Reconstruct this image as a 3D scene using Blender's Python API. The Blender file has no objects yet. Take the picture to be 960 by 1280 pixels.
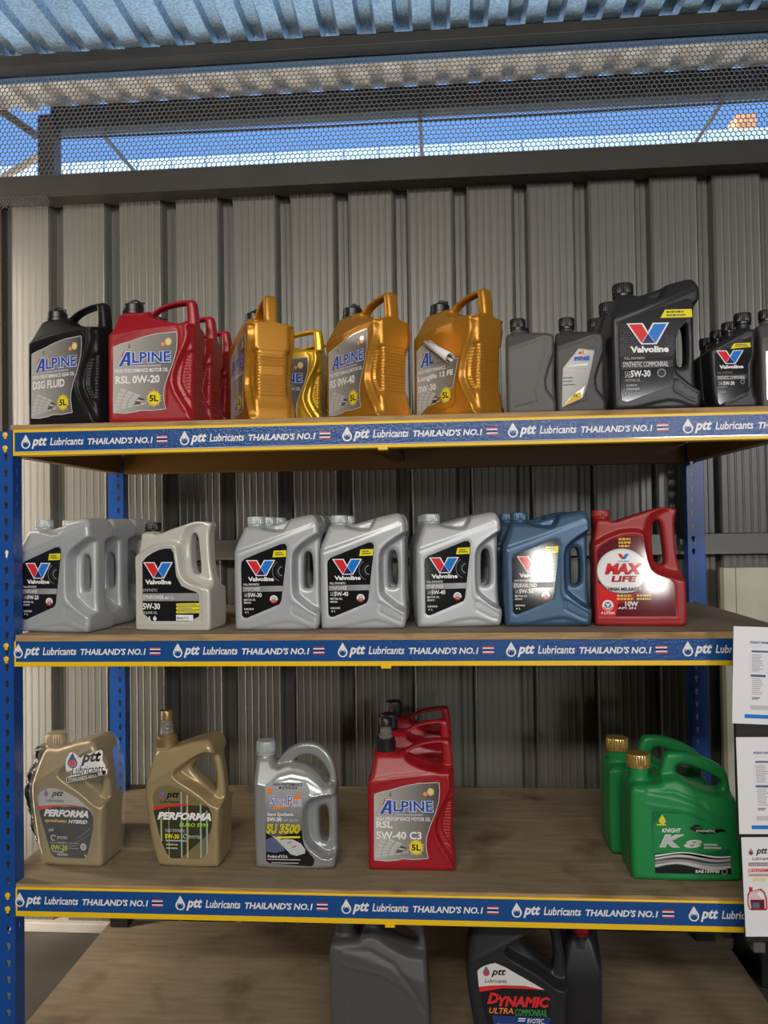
import bpy, bmesh, math, random
import numpy as np
from mathutils import Vector, Matrix

random.seed(7)
SC = bpy.context.scene
COL = SC.collection
PI = math.pi

# ------------------------------------------------------------------ camera
cam_d = bpy.data.cameras.new('camera'); cam = bpy.data.objects.new('camera', cam_d); COL.objects.link(cam)
cam_d.sensor_fit = 'VERTICAL'; cam_d.sensor_height = 24.0; cam_d.lens = 949.83 / 1280 * 24.0
cam_d.clip_start = 0.02
YAW, PITCH, ROLL = 0.0721, 0.0194, -0.0151
_cy, _sy = math.cos(YAW), math.sin(YAW)
_f = Vector((-_sy, _cy, 0)) * math.cos(PITCH) + Vector((0, 0, math.sin(PITCH)))
_r = Vector((_cy, _sy, 0)); _u = _r.cross(_f)
_r2 = _r * math.cos(ROLL) + _u * math.sin(ROLL); _u2 = -_r * math.sin(ROLL) + _u * math.cos(ROLL)
_m = Matrix((_r2, _u2, -_f)).transposed().to_4x4(); _m.translation = Vector((0.9975, -1.7165, 0.3148))
cam.matrix_world = _m
SC.camera = cam

# ------------------------------------------------------------------ light and exposure
SC.view_settings.view_transform = 'Standard'; SC.view_settings.look = 'None'
SC.view_settings.exposure = 0.0; SC.view_settings.gamma = 1.0
SC.view_settings.use_curve_mapping = False

W = bpy.data.worlds.new('sky'); SC.world = W; W.use_nodes = True
nt = W.node_tree; nt.nodes.clear()
wo = nt.nodes.new('ShaderNodeOutputWorld'); bg = nt.nodes.new('ShaderNodeBackground')
tc = nt.nodes.new('ShaderNodeTexCoord'); sp = nt.nodes.new('ShaderNodeSeparateXYZ'); rp = nt.nodes.new('ShaderNodeValToRGB')
nt.links.new(tc.outputs['Generated'], sp.inputs[0]); nt.links.new(sp.outputs['Z'], rp.inputs[0])
rp.color_ramp.elements[0].position = 0.0; rp.color_ramp.elements[0].color = (0.62, 0.78, 1.0, 1)
rp.color_ramp.elements[1].position = 0.42; rp.color_ramp.elements[1].color = (0.15, 0.35, 0.80, 1)
nt.links.new(rp.outputs[0], bg.inputs['Color']); bg.inputs['Strength'].default_value = 1.25
nt.links.new(bg.outputs[0], wo.inputs[0])

def lamp(name, kind, loc, target, energy, color, size=None, size_y=None):
    d = bpy.data.lights.new(name, kind); o = bpy.data.objects.new(name, d); COL.objects.link(o)
    d.energy = energy; d.color = color; o.location = loc
    o.rotation_euler = (Vector(target) - Vector(loc)).to_track_quat('-Z', 'Y').to_euler()
    if kind == 'AREA':
        d.shape = 'RECTANGLE'; d.size = size; d.size_y = size_y or size
    return o

sun = lamp('sun', 'SUN', (-6, -2.2, 6), (0, 0, 0), 11.0, (1.0, 0.93, 0.82)); sun.data.angle = 0.01
lamp('ceiling_lamp', 'AREA', (0.5, -3.1, 1.68), (0.8, 0.4, -0.2), 66, (1.0, 0.93, 0.83), 2.2, 0.22)
lamp('rear_ceiling_lamp', 'AREA', (3.5, -5.7, 1.29), (1.3, 0.2, 0.3), 92, (0.98, 0.97, 1.0), 1.15, 0.42)
lamp('work_lamp', 'AREA', (1.95, -5.0, -0.10), (1.2, 0.1, 0.2), 12, (1.0, 0.97, 0.90), 0.17, 0.36)
lamp('side_door_daylight', 'AREA', (-0.76, 0.30, 0.25), (-0.3, 0.735, 0.25), 24, (1.0, 0.86, 0.72), 0.12, 2.3)

# ------------------------------------------------------------------ materials
MATS = {}
def mat(name, col, rough=0.5, metal=0.0, spec=0.5, bump=0.0, bscale=80.0, coat=0.0, var=0.0, vscale=6.0, trans=0.0):
    if name in MATS: return MATS[name]
    m = bpy.data.materials.new(name); m.use_nodes = True; n = m.node_tree
    b = n.nodes['Principled BSDF']
    b.inputs['Base Color'].default_value = (*col, 1); b.inputs['Roughness'].default_value = rough
    b.inputs['Metallic'].default_value = metal; b.inputs['Specular IOR Level'].default_value = spec
    b.inputs['Coat Weight'].default_value = coat; b.inputs['Transmission Weight'].default_value = trans
    if bump or var:
        t = n.nodes.new('ShaderNodeTexCoord')
    if bump:
        z = n.nodes.new('ShaderNodeTexNoise'); z.inputs['Scale'].default_value = bscale; z.inputs['Detail'].default_value = 3
        n.links.new(t.outputs['Object'], z.inputs['Vector'])
        k = n.nodes.new('ShaderNodeBump'); k.inputs['Strength'].default_value = bump; k.inputs['Distance'].default_value = 0.002
        n.links.new(z.outputs[0], k.inputs['Height']); n.links.new(k.outputs[0], b.inputs['Normal'])
    if var:
        z2 = n.nodes.new('ShaderNodeTexNoise'); z2.inputs['Scale'].default_value = vscale; z2.inputs['Detail'].default_value = 4
        n.links.new(t.outputs['Object'], z2.inputs['Vector'])
        r = n.nodes.new('ShaderNodeValToRGB')
        r.color_ramp.elements[0].position = 0.3; r.color_ramp.elements[1].position = 0.7
        r.color_ramp.elements[0].color = (*[c * (1 - var) for c in col], 1)
        r.color_ramp.elements[1].color = (*[min(1, c * (1 + var)) for c in col], 1)
        n.links.new(z2.outputs[0], r.inputs[0]); n.links.new(r.outputs[0], b.inputs['Base Color'])
    MATS[name] = m
    return m

def ink(name, col, rough=0.075):
    return mat('ink_' + name, col, rough, 0, 0.5)
WHITE = ink('white', (0.86, 0.86, 0.86)); BLACK = ink('black', (0.012, 0.012, 0.014)); RED = ink('red', (0.70, 0.03, 0.035))
BLUE = ink('blue', (0.02, 0.20, 0.68)); NAVY = ink('navy', (0.02, 0.03, 0.16)); YELLOW = ink('yellow', (0.85, 0.75, 0.02))
GREY = ink('grey', (0.30, 0.30, 0.31)); LGREY = ink('light_grey', (0.55, 0.55, 0.55)); DGREY = ink('dark_grey', (0.06, 0.06, 0.065))
ORANGE = ink('orange', (0.85, 0.25, 0.04)); GOLDI = ink('gold', (0.80, 0.55, 0.10)); GREEN = ink('green', (0.05, 0.40, 0.10))
ABLUE = ink('alpine_blue', (0.03, 0.09, 0.48)); LIME = ink('lime', (0.45, 0.68, 0.05)); MAROON = ink('maroon', (0.13, 0.012, 0.02))
CREAM = ink('cream', (0.75, 0.68, 0.50)); PINK = ink('pink', (0.75, 0.42, 0.42)); STEELB = ink('steel_blue', (0.10, 0.16, 0.27))
STICK = mat('ink_sticker_blue', (0.012, 0.075, 0.27), 0.20, 0, 0.4, 0.5, 220); TEAL = ink('teal', (0.05, 0.25, 0.30)); RIM = ink('label_rim', (0.55, 0.55, 0.53))
FOIL = mat('foil_gold', (0.42, 0.33, 0.16), 0.22, 0.6); FOILG = mat('foil_dark_green', (0.06, 0.065, 0.03), 0.22, 0.3)
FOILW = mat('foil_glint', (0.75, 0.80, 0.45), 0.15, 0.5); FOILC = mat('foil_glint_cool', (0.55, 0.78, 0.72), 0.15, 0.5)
DKGRN = ink('dark_green', (0.01, 0.15, 0.055)); SILVERI = mat('ink_silver', (0.62, 0.63, 0.60), 0.3, 0.3)

def gradient(name, c0, c1, ax, lo, hi, rough=0.25):
    m = bpy.data.materials.new(name); m.use_nodes = True; n = m.node_tree; b = n.nodes['Principled BSDF']
    b.inputs['Roughness'].default_value = rough
    t = n.nodes.new('ShaderNodeTexCoord'); s = n.nodes.new('ShaderNodeSeparateXYZ'); mp = n.nodes.new('ShaderNodeMapRange')
    r = n.nodes.new('ShaderNodeValToRGB')
    n.links.new(t.outputs['Object'], s.inputs[0]); n.links.new(s.outputs[ax], mp.inputs[0])
    mp.inputs[1].default_value = lo; mp.inputs[2].default_value = hi
    n.links.new(mp.outputs[0], r.inputs[0]); n.links.new(r.outputs[0], b.inputs['Base Color'])
    r.color_ramp.elements[0].color = (*c0, 1); r.color_ramp.elements[1].color = (*c1, 1)
    return m
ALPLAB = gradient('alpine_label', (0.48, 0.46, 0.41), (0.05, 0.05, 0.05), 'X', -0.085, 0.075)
BARGR = gradient('label_bar', (0.10, 0.10, 0.10), (0.36, 0.36, 0.36), 'X', -0.085, 0.0)

P_BLACK = mat('plastic_black', (0.010, 0.010, 0.011), 0.40, 0, 0.28, 0.12, 260)
P_SATIN = mat('plastic_satin_black', (0.022, 0.022, 0.026), 0.36, 0, 0.32, 0.10, 260)
P_CHAR = mat('plastic_charcoal', (0.075, 0.075, 0.072), 0.48, 0, 0.45, 0.12, 260)
P_DCHAR = mat('plastic_dark_charcoal', (0.040, 0.040, 0.040), 0.46, 0, 0.4, 0.12, 260)
P_RED = mat('plastic_red', (0.33, 0.010, 0.018), 0.36, 0, 0.5, 0.10, 260)
P_MRED = mat('plastic_maroon_red', (0.33, 0.017, 0.018), 0.38, 0, 0.5, 0.10, 260)
P_GOLD = mat('plastic_gold', (0.50, 0.225, 0.022), 0.34, 0.45, 0.5, 0.08, 260)
P_YGOLD = mat('plastic_bright_gold', (0.72, 0.42, 0.03), 0.30, 0.45, 0.5, 0.08, 260)
P_SILV = mat('plastic_silver_grey', (0.45, 0.475, 0.49), 0.36, 0.25, 0.5, 0.06, 260)
P_LSILV = mat('plastic_pale_silver', (0.64, 0.63, 0.57), 0.32, 0.25, 0.5, 0.06, 260)
P_MSILV = mat('plastic_mid_silver', (0.36, 0.38, 0.38), 0.28, 0.45, 0.5, 0.04, 260)
P_BLUE = mat('plastic_steel_blue', (0.055, 0.115, 0.20), 0.34, 0.3, 0.5, 0.06, 260)
P_CHAMP = mat('plastic_champagne', (0.44, 0.345, 0.185), 0.32, 0.4, 0.5, 0.05, 260)
P_GREEN = mat('plastic_green', (0.012, 0.235, 0.062), 0.40, 0, 0.5, 0.06, 260)
P_CAP = mat('cap_black', (0.012, 0.012, 0.012), 0.35)
P_CAPG = mat('cap_gold', (0.60, 0.42, 0.13), 0.25, 0.7)
P_CAPB = mat('cap_brass', (0.30, 0.22, 0.09), 0.32, 0.5)
P_CAPS = mat('cap_silver', (0.42, 0.46, 0.46), 0.34, 0.2)
P_CLEAR = mat('clear_plastic', (0.85, 0.83, 0.78), 0.08, 0, 0.5, 0, 80, 0, 0, 6, 0.9)
M_STEEL_BLUE = mat('blue_enamel', (0.008, 0.075, 0.33), 0.35, 0.0, 0.5, 0.04, 40)
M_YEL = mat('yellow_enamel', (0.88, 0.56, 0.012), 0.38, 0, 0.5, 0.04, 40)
M_YEL_SHADE = mat('shaded_yellow_enamel', (0.16, 0.075, 0.008), 0.45, 0, 0.5, 0.04, 40)  # same yellow enamel, darkened to paint in the shade under the shelves
M_DARKSTEEL = mat('dark_steel', (0.036, 0.033, 0.027), 0.5, 0.2, 0.5, 0.05, 30, var=0.25, vscale=4)
M_BROWNSTEEL = mat('brown_steel', (0.055, 0.042, 0.032), 0.5, 0.2, 0.5, 0.05, 30)
M_WALL = mat('grey_sheet_steel', (0.135, 0.134, 0.118), 0.36, 0.1, 0.5, 0.03, 20, var=0.06, vscale=5)
M_GIRT = mat('grey_girt', (0.13, 0.128, 0.115), 0.4, 0.3, 0.5, 0.03, 30)
M_ROOF = mat('galvanised_roof_sky_tint', (0.46, 0.64, 0.95), 0.36, 0.8, 0.5, 0.5, 120, var=0.3, vscale=120)  # blue sky reflection is put into the base colour of the galvanised sheet
M_EAVE = mat('weathered_eave', (0.78, 0.66, 0.54), 0.6, 0.1, 0.4, 0.2, 60, var=0.3, vscale=14)
M_FLASH = mat('blue_flashing', (0.13, 0.27, 0.46), 0.4, 0.2)
M_MESH = mat('wire_steel', (0.16, 0.16, 0.17), 0.45, 0.5)
M_FLOOR = mat('dark_concrete', (0.085, 0.076, 0.064), 0.6, 0, 0.4, 0.3, 30, var=0.3, vscale=3)
M_CURB = mat('pale_curb', (0.50, 0.46, 0.40), 0.7, 0, 0.3, 0.2, 50, var=0.12, vscale=10)
M_SHELL = mat('shell_wall', (0.20, 0.19, 0.175), 0.8)
M_PANEL = mat('neighbour_sheet', (0.62, 0.78, 0.88), 0.5, 0.1)
M_BRICK = mat('orange_brick', (0.75, 0.38, 0.20), 0.8, 0, 0.3, 0.3, 60, var=0.25, vscale=20)
M_CREAMBOARD = mat('cream_board', (0.62, 0.60, 0.48), 0.6, 0, 0.4, 0.1, 30, var=0.12, vscale=9)
M_PAPER = mat('white_paper', (0.80, 0.80, 0.83), 0.45)
M_BLKPANEL = mat('black_panel', (0.015, 0.015, 0.015), 0.4)

def film(name, alpha, col, bump, scale, rough=0.12):
    m = bpy.data.materials.new(name); m.use_nodes = True; n = m.node_tree; n.nodes.clear()
    o = n.nodes.new('ShaderNodeOutputMaterial'); mx = n.nodes.new('ShaderNodeMixShader'); tr = n.nodes.new('ShaderNodeBsdfTransparent')
    gl = n.nodes.new('ShaderNodeBsdfPrincipled'); gl.inputs['Base Color'].default_value = (*col, 1); gl.inputs['Roughness'].default_value = rough
    z = n.nodes.new('ShaderNodeTexNoise'); z.inputs['Scale'].default_value = scale; z.inputs['Detail'].default_value = 5
    t = n.nodes.new('ShaderNodeTexCoord'); n.links.new(t.outputs['Object'], z.inputs['Vector'])
    k = n.nodes.new('ShaderNodeBump'); k.inputs['Strength'].default_value = bump; k.inputs['Distance'].default_value = 0.01
    n.links.new(z.outputs[0], k.inputs['Height']); n.links.new(k.outputs[0], gl.inputs['Normal'])
    mx.inputs[0].default_value = alpha
    n.links.new(tr.outputs[0], mx.inputs[1]); n.links.new(gl.outputs[0], mx.inputs[2]); n.links.new(mx.outputs[0], o.inputs[0])
    return m
M_FILM = film('clear_film', 0.13, (0.6, 0.58, 0.52), 0.6, 22)
M_CRINKLE = film('black_film', 0.96, (0.015, 0.015, 0.017), 0.9, 30, 0.2)

def wood(name, c0, c1, stain, scale=(2.0, 14.0, 2.0)):
    m = bpy.data.materials.new(name); m.use_nodes = True; n = m.node_tree; b = n.nodes['Principled BSDF']
    b.inputs['Roughness'].default_value = 0.75; b.inputs['Specular IOR Level'].default_value = 0.3
    t = n.nodes.new('ShaderNodeTexCoord'); mp = n.nodes.new('ShaderNodeMapping'); mp.inputs['Scale'].default_value = scale
    z = n.nodes.new('ShaderNodeTexNoise'); z.inputs['Scale'].default_value = 4; z.inputs['Detail'].default_value = 6
    r = n.nodes.new('ShaderNodeValToRGB'); r.color_ramp.elements[0].position = 0.3; r.color_ramp.elements[1].position = 0.72
    r.color_ramp.elements[0].color = (*c0, 1); r.color_ramp.elements[1].color = (*c1, 1)
    z2 = n.nodes.new('ShaderNodeTexNoise'); z2.inputs['Scale'].default_value = 5.5; z2.inputs['Detail'].default_value = 5
    r2 = n.nodes.new('ShaderNodeValToRGB'); r2.color_ramp.elements[0].position = 0.55; r2.color_ramp.elements[1].position = 0.72
    r2.color_ramp.elements[0].color = (0, 0, 0, 1); r2.color_ramp.elements[1].color = (1, 1, 1, 1)
    mx = n.nodes.new('ShaderNodeMixRGB'); mx.inputs[2].default_value = (*stain, 1)
    n.links.new(t.outputs['Object'], mp.inputs[0]); n.links.new(mp.outputs[0], z.inputs['Vector']); n.links.new(z.outputs[0], r.inputs[0])
    n.links.new(t.outputs['Object'], z2.inputs['Vector']); n.links.new(z2.outputs[0], r2.inputs[0])
    n.links.new(r2.outputs[0], mx.inputs[0]); n.links.new(r.outputs[0], mx.inputs[1]); n.links.new(mx.outputs[0], b.inputs['Base Color'])
    k = n.nodes.new('ShaderNodeBump'); k.inputs['Strength'].default_value = 0.25; k.inputs['Distance'].default_value = 0.002
    n.links.new(z.outputs[0], k.inputs['Height']); n.links.new(k.outputs[0], b.inputs['Normal'])
    return m
M_WOOD = wood('shelf_ply', (0.22, 0.168, 0.108), (0.30, 0.24, 0.155), (0.13, 0.09, 0.055))
M_WOODG = wood('shelf_ply_grey', (0.20, 0.16, 0.12), (0.30, 0.245, 0.18), (0.12, 0.09, 0.06), (1.5, 16, 2))
M_EDGE = wood('ply_edge', (0.26, 0.16, 0.075), (0.50, 0.34, 0.17), (0.14, 0.075, 0.03), (3, 1, 160))

# ------------------------------------------------------------------ object helpers
def put(name, me, parent=None, loc=None):
    o = bpy.data.objects.new(name, me); COL.objects.link(o)
    if parent: o.parent = parent
    if loc is not None: o.location = loc
    return o
def tag(o, label, cat, group=None):
    o['label'] = label; o['category'] = cat
    if group: o['group'] = group
    return o
def thing(name, label, cat, loc=(0, 0, 0), rz=0.0, group=None):
    o = bpy.data.objects.new(name, None); COL.objects.link(o); o.empty_display_size = 0.05
    o.location = loc; o.rotation_euler = (0, 0, rz)
    return tag(o, label, cat, group)
def struct(o):
    o['kind'] = 'structure'; return o
def mesh(name, V, F, mats, fm=None, smooth=False):
    me = bpy.data.meshes.new(name); me.from_pydata([tuple(v) for v in V], [], [tuple(f) for f in F])
    for m in (mats if isinstance(mats, (list, tuple)) else [mats]): me.materials.append(m)
    if fm is not None: me.polygons.foreach_set('material_index', fm)
    if smooth: me.polygons.foreach_set('use_smooth', [True] * len(F))
    me.update(); return me
class MB:
    def __init__(s): s.V = []; s.F = []; s.M = []; s.mats = []
    def mi(s, m):
        if m not in s.mats: s.mats.append(m)
        return s.mats.index(m)
    def add(s, V, F, m):
        b = len(s.V); k = s.mi(m); s.V += [tuple(v) for v in V]
        for f in F: s.F.append([i + b for i in f]); s.M.append(k)
        return s
    def box(s, x0, x1, y0, y1, z0, z1, m, c=0.0):
        if not c:
            V = [(x, y, z) for z in (z0, z1) for y in (y0, y1) for x in (x0, x1)]
            F = [(0, 2, 3, 1), (4, 5, 7, 6), (0, 1, 5, 4), (2, 6, 7, 3), (0, 4, 6, 2), (1, 3, 7, 5)]
            return s.add(V, F, m)
        bm = bmesh.new(); bmesh.ops.create_cube(bm, size=1.0)
        for v in bm.verts: v.co = ((x0 + x1) / 2 + v.co.x * (x1 - x0), (y0 + y1) / 2 + v.co.y * (y1 - y0), (z0 + z1) / 2 + v.co.z * (z1 - z0))
        bmesh.ops.bevel(bm, geom=bm.edges[:], offset=c, segments=2, affect='EDGES', profile=0.5)
        bm.verts.index_update(); s.add([v.co[:] for v in bm.verts], [[v.index for v in f.verts] for f in bm.faces], m); bm.free()
        return s
    def tube(s, pts, r, m, n=8, cap=True):
        pts = [Vector(p) for p in pts]; V = []; F = []
        for i, p in enumerate(pts):
            t = (pts[min(i + 1, len(pts) - 1)] - pts[max(i - 1, 0)]).normalized()
            a = t.orthogonal().normalized() if i == 0 else (a - t * a.dot(t)).normalized()
            b = t.cross(a)
            for k in range(n):
                q = 2 * PI * k / n; V.append(p + (a * math.cos(q) + b * math.sin(q)) * r)
        for i in range(len(pts) - 1):
            for k in range(n):
                F.append((i * n + k, i * n + (k + 1) % n, (i + 1) * n + (k + 1) % n, (i + 1) * n + k))
        if cap: F.append(tuple(range(n))[::-1]); F.append(tuple(range((len(pts) - 1) * n, len(pts) * n)))
        return s.add(V, F, m)
    def lathe(s, prof, m, n=40, c=(0, 0, 0), knurl=None):
        V = []; F = []
        for j, (r, z) in enumerate(prof):
            for k in range(n):
                a = 2 * PI * k / n; rr = r
                if knurl and knurl[0] <= z <= knurl[1]: rr = r - knurl[2] * (k % 2)
                V.append((c[0] + rr * math.cos(a), c[1] + rr * math.sin(a), c[2] + z))
        for j in range(len(prof) - 1):
            for k in range(n): F.append((j * n + k, j * n + (k + 1) % n, (j + 1) * n + (k + 1) % n, (j + 1) * n + k))
        F.append(tuple(range(n))[::-1]); F.append(tuple(range((len(prof) - 1) * n, len(prof) * n)))
        return s.add(V, F, m)
    def build(s, name, parent=None, smooth=False, loc=None):
        me = mesh(name, s.V, s.F, s.mats, s.M, smooth)
        if smooth: me.set_sharp_from_angle(angle=0.6)
        return put(name, me, parent, loc)
def copy_tree(o, parent=None):
    c = o.copy(); COL.objects.link(c)
    if parent: c.parent = parent
    for ch in o.children: copy_tree(ch, c)
    return c

# ------------------------------------------------------------------ setting
FL = -1.0
YW = 0.735
wall = struct(put('wall_back', None))
def wall_panel_mesh(z0, z1, pan_only=False):
    pr = []
    if not pan_only:
        pr += [(0.0, 0.0), (0.004, 0.004), (0.011, 0.032), (0.024, 0.032), (0.026, 0.029), (0.029, 0.029), (0.031, 0.032), (0.043, 0.032), (0.050, 0.004), (0.052, 0.0), (0.054, -0.0015)]
    else: pr += [(0.052, 0.0)]
    pr += [(0.058, 0.0)]
    for c in (0.078, 0.100, 0.122, 0.146, 0.168):
        pr += [(c - 0.004, 0), (c - 0.0015, -0.0011), (c + 0.0015, -0.0011), (c + 0.004, 0)]
    pr += [(0.187, 0.0), (0.191, -0.0015), (0.193, 0.0)]
    n = len(pr); V = []; F = []
    for z in (z0, z1):
        for x, y in pr: V.append((x, y, z))
    for z in (z0, z1):
        for x, y in pr: V.append((x, y + 0.0012, z))
    for i in range(n - 1):
        F.append((i, i + 1, n + i + 1, n + i)); F.append((2 * n + i, 3 * n + i, 3 * n + i + 1, 2 * n + i + 1))
    return mesh('wall_panel', V, F, M_WALL)
wpm = wall_panel_mesh(FL + 0.03, 1.43)
put('wall_panel', wall_panel_mesh(FL + 0.03, 1.43, True), wall, (-0.296 - 0.193, YW, 0))
for i in range(15): put('wall_panel', wpm, wall, (-0.296 + 0.193 * i, YW, 0))
struct(MB().box(-0.437, 2.6, YW - 0.02, YW + 0.10, FL, FL + 0.032, M_CURB, 0.004).build('baseboard_back'))
struct(MB().box(-0.60, -0.440, 0.70, 0.80, FL, 1.412, M_BROWNSTEEL, 0.02).build('trim_1', smooth=True))
# girts and purlins (C sections with lips)
g = MB().box(-0.43, 2.6, YW - 0.045, YW - 0.002, 0.222, 0.280, M_GIRT, 0.003); g.box(-0.43, 2.6, YW - 0.05, YW - 0.04, 0.216, 0.226, M_GIRT)
struct(g.build('trim_2'))
g = MB().box(-0.9, 2.9, YW - 0.085, YW + 0.02, 1.412, 1.477, M_DARKSTEEL, 0.004); g.box(-0.9, 2.9, YW - 0.085, YW - 0.078, 1.404, 1.416, M_DARKSTEEL)
struct(g.build('trim_3'))
g = MB().box(-0.9, 2.9, YW - 0.06, YW - 0.005, 1.856, 1.893, M_DARKSTEEL, 0.003)
struct(g.build('trim_4'))
struct(MB().box(-0.9, 2.9, YW + 0.004, YW + 0.010, 1.838, 1.893, M_FLASH).build('trim_5'))
# bolts heads on the top girt
# roof with trapezoid ribs running away from the wall
def roof(name, x0, x1, y0, y1, z, z2, m, p=0.118, h=0.022, t=0.0015):
    pr = []; x = x0
    while x < x1:
        pr += [(x, 0), (x + 0.058, 0), (x + 0.070, h), (x + 0.106, h)]; x += p
    n = len(pr); V = [(a, y, b + zz) for y, zz in ((y0, z), (y1, z2)) for a, b in pr] + [(a, y, b + zz + t) for y, zz in ((y0, z), (y1, z2)) for a, b in pr]; F = []
    for i in range(n - 1):
        F.append((i, n + i, n + i + 1, i + 1)); F.append((2 * n + i, 2 * n + i + 1, 3 * n + i + 1, 3 * n + i))
    return put(name, mesh(name, V, F, m))
struct(MB().box(-2.6, 4.6, -6.0, 0.15, 1.895, 1.93, M_SHELL).build('ceiling'))  # unseen inner ceiling, made flat and dark to cut its reflection in labels
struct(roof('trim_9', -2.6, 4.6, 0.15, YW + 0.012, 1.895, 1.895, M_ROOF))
struct(roof('ceiling_eave', -2.0, 4.6, YW + 0.012, 1.10, 1.895, 1.945, M_EAVE)); bpy.data.objects['ceiling_eave'].name = 'trim_6'
struct(MB().box(-0.46, 3.4, 1.06, 1.12, 1.852, 1.940, M_DARKSTEEL, 0.004).build('trim_7'))
struct(MB().box(-2.6, 4.6, -6.0, 6.0, FL - 0.05, FL, M_FLOOR).build('floor'))
struct(MB().box(-2.65, -2.6, -6.0, YW + 0.09, FL, 1.93, M_SHELL).build('wall_left'))  # these shell walls are unseen, added to keep blue sky light out
struct(MB().box(4.6, 4.65, -6.0, YW, FL, 1.93, M_SHELL).build('wall_right'))
struct(MB().box(-2.65, 4.65, -6.05, -6.0, FL, 1.95, M_SHELL).build('wall_front'))
w = MB(); w.box(-2.6, -0.43, YW + 0.067, YW + 0.087, FL, 1.45, M_SHELL); w.box(2.6, 4.6, YW, YW + 0.02, FL, 1.93, M_SHELL); w.box(-2.6, -0.9, YW + 0.067, YW + 0.087, 1.45, 1.93, M_SHELL)
struct(w.build('wall_side'))

# honeycomb wire mesh filling the opening above the wall
def hexmesh(x0, x1, z0, z1, y, a=0.0092, wd=0.0021, th=0.0012):
    V = []; F = []
    dx = a * math.sqrt(3); dz = a * 1.5
    segs = set()
    nx = int((x1 - x0) / dx) + 1; nz = int((z1 - z0) / dz) + 1
    for j in range(nz):
        for i in range(nx):
            cx = x0 + i * dx + (dx / 2 if j % 2 else 0); cz = z0 + j * dz
            P = [(cx + a * math.sin(k * PI / 3), cz + a * math.cos(k * PI / 3)) for k in range(6)]
            for k in range(6):
                p, q = P[k], P[(k + 1) % 6]
                key = tuple(sorted(((round(p[0], 4), round(p[1], 4)), (round(q[0], 4), round(q[1], 4)))))
                segs.add(key)
    for (p, q) in sorted(segs):
        ex, ez = q[0] - p[0], q[1] - p[1]; L = math.hypot(ex, ez)
        if L < 1e-6: continue
        nx_, nz_ = -ez / L * wd / 2, ex / L * wd / 2
        tx, tz = ex / L * wd * 0.25, ez / L * wd * 0.25
        b = len(V)
        for yy in (y - th, y + th):
            V += [(p[0] - tx + nx_, yy, p[1] - tz + nz_), (p[0] - tx - nx_, yy, p[1] - tz - nz_), (q[0] + tx - nx_, yy, q[1] + tz - nz_), (q[0] + tx + nx_, yy, q[1] + tz + nz_)]
        F += [(b, b + 1, b + 2, b + 3), (b + 7, b + 6, b + 5, b + 4), (b + 1, b + 5, b + 6, b + 2), (b + 4, b, b + 3, b + 7)]
    return mesh('wire_mesh', V, F, M_MESH)
scr = thing('mesh_screen', 'dark honeycomb wire mesh screen filling the opening above the wall', 'screen', (0, YW - 0.01, 1.478))
o = put('wire_mesh', hexmesh(-0.88, 2.6, 1.478, 1.85, 0.0), scr, (0, 0, -1.478)); o['kind'] = 'stuff'
fr = MB()
rnd = random.Random(3)
for i in range(22):
    x = -0.445 + i * 0.0088; L_ = rnd.uniform(.026, .044)
    for s_ in (-1, 1):
        fr.tube([(x, -0.079 - .001 * s_, -0.070), (x + s_ * L_ * .6, -0.080 - .001 * s_, -0.070 - L_)], 0.0009, M_MESH, 4)
o = fr.build('frayed_strands', scr); o['kind'] = 'stuff'

# ------------------------------------------------------------------ outside seen through the mesh
nb = thing('fence', 'pale blue sheet fence of the neighbouring plot behind the mesh', 'fence', (0, 3.2, FL))
outer = MB().box(-6, 8, YW + 0.12, 8, FL, FL + 0.02, mat('bounce_paving', (0.62, 0.56, 0.48), 0.8)); outer.build('floor_outside')['kind'] = 'structure'; bpy.data.objects['floor_outside'].name = 'trim_8'  # unseen outside ground, made pale to bounce sunlight up to the eave
pm = MB().box(0.004, 0.226, 0, 0.02, 0.0, 3.80, M_PANEL, 0.003).build('fence_panel', nb)
pm.location = (-2.6, 0, 0)
for i in range(1, 32):
    c = pm.copy(); COL.objects.link(c); c.location = (-2.6 + 0.232 * i, 0, 0)
bk = MB()
bw = thing('brick_pillar', 'orange brick pillar top beyond the mesh at upper right', 'pillar', (3.0, 3.30, FL))
for r_ in range(9):
    for c_ in range(2):
        xo = (0.0 if r_ % 2 else 0.0)
        MB().box(-0.06 + c_ * 0.063, -0.002 + c_ * 0.063, -0.05, 0.10, 3.60 + r_ * 0.036, 3.633 + r_ * 0.036, M_BRICK).build('brick', bw)
MB().box(-0.05, 0.055, -0.04, 0.09, 0, 3.60, M_BRICK).build('pillar_core', bw)
cab = MB().tube([(-0.47, 1.09, 1.832), (0.6, 1.09, 1.822), (1.4, 1.09, 1.824), (2.3, 1.09, 1.832)], 0.0045, P_BLACK, 6).build('cable')
tag(cab, 'thin dark cable strung under the eave behind the mesh', 'cable')
for i, x in enumerate((-0.262, 0.952, 2.045)):
    b_ = MB().tube([(x, 1.09, 1.832), (x, 1.45, 1.832)], 0.008, M_GIRT, 6).build('hanger_bar')
    tag(b_, ['grey hanger bar behind the mesh at its left end', 'grey hanger bar behind the mesh above the peeling gold jug', 'grey hanger bar behind the mesh near the brick pillar'][i], 'bar', 'hanger bars under the eave')
pst = MB().box(-0.50, -0.435, 1.04, 1.10, FL, 1.90, M_DARKSTEEL, 0.004).build('corner_post')
tag(pst, 'dark steel corner post standing outside behind the mesh at far left', 'post')
br = MB().tube([(-0.74, 1.08, 2.00), (-0.525, 1.08, 1.84)], 0.016, M_GIRT, 6); br.tube([(-0.95, 1.1, 1.55), (-0.52, 1.1, 1.775)], 0.014, M_EAVE, 6)
tag(br.build('corner_brace'), 'diagonal braces meeting the corner post outside the mesh', 'brace')

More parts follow.
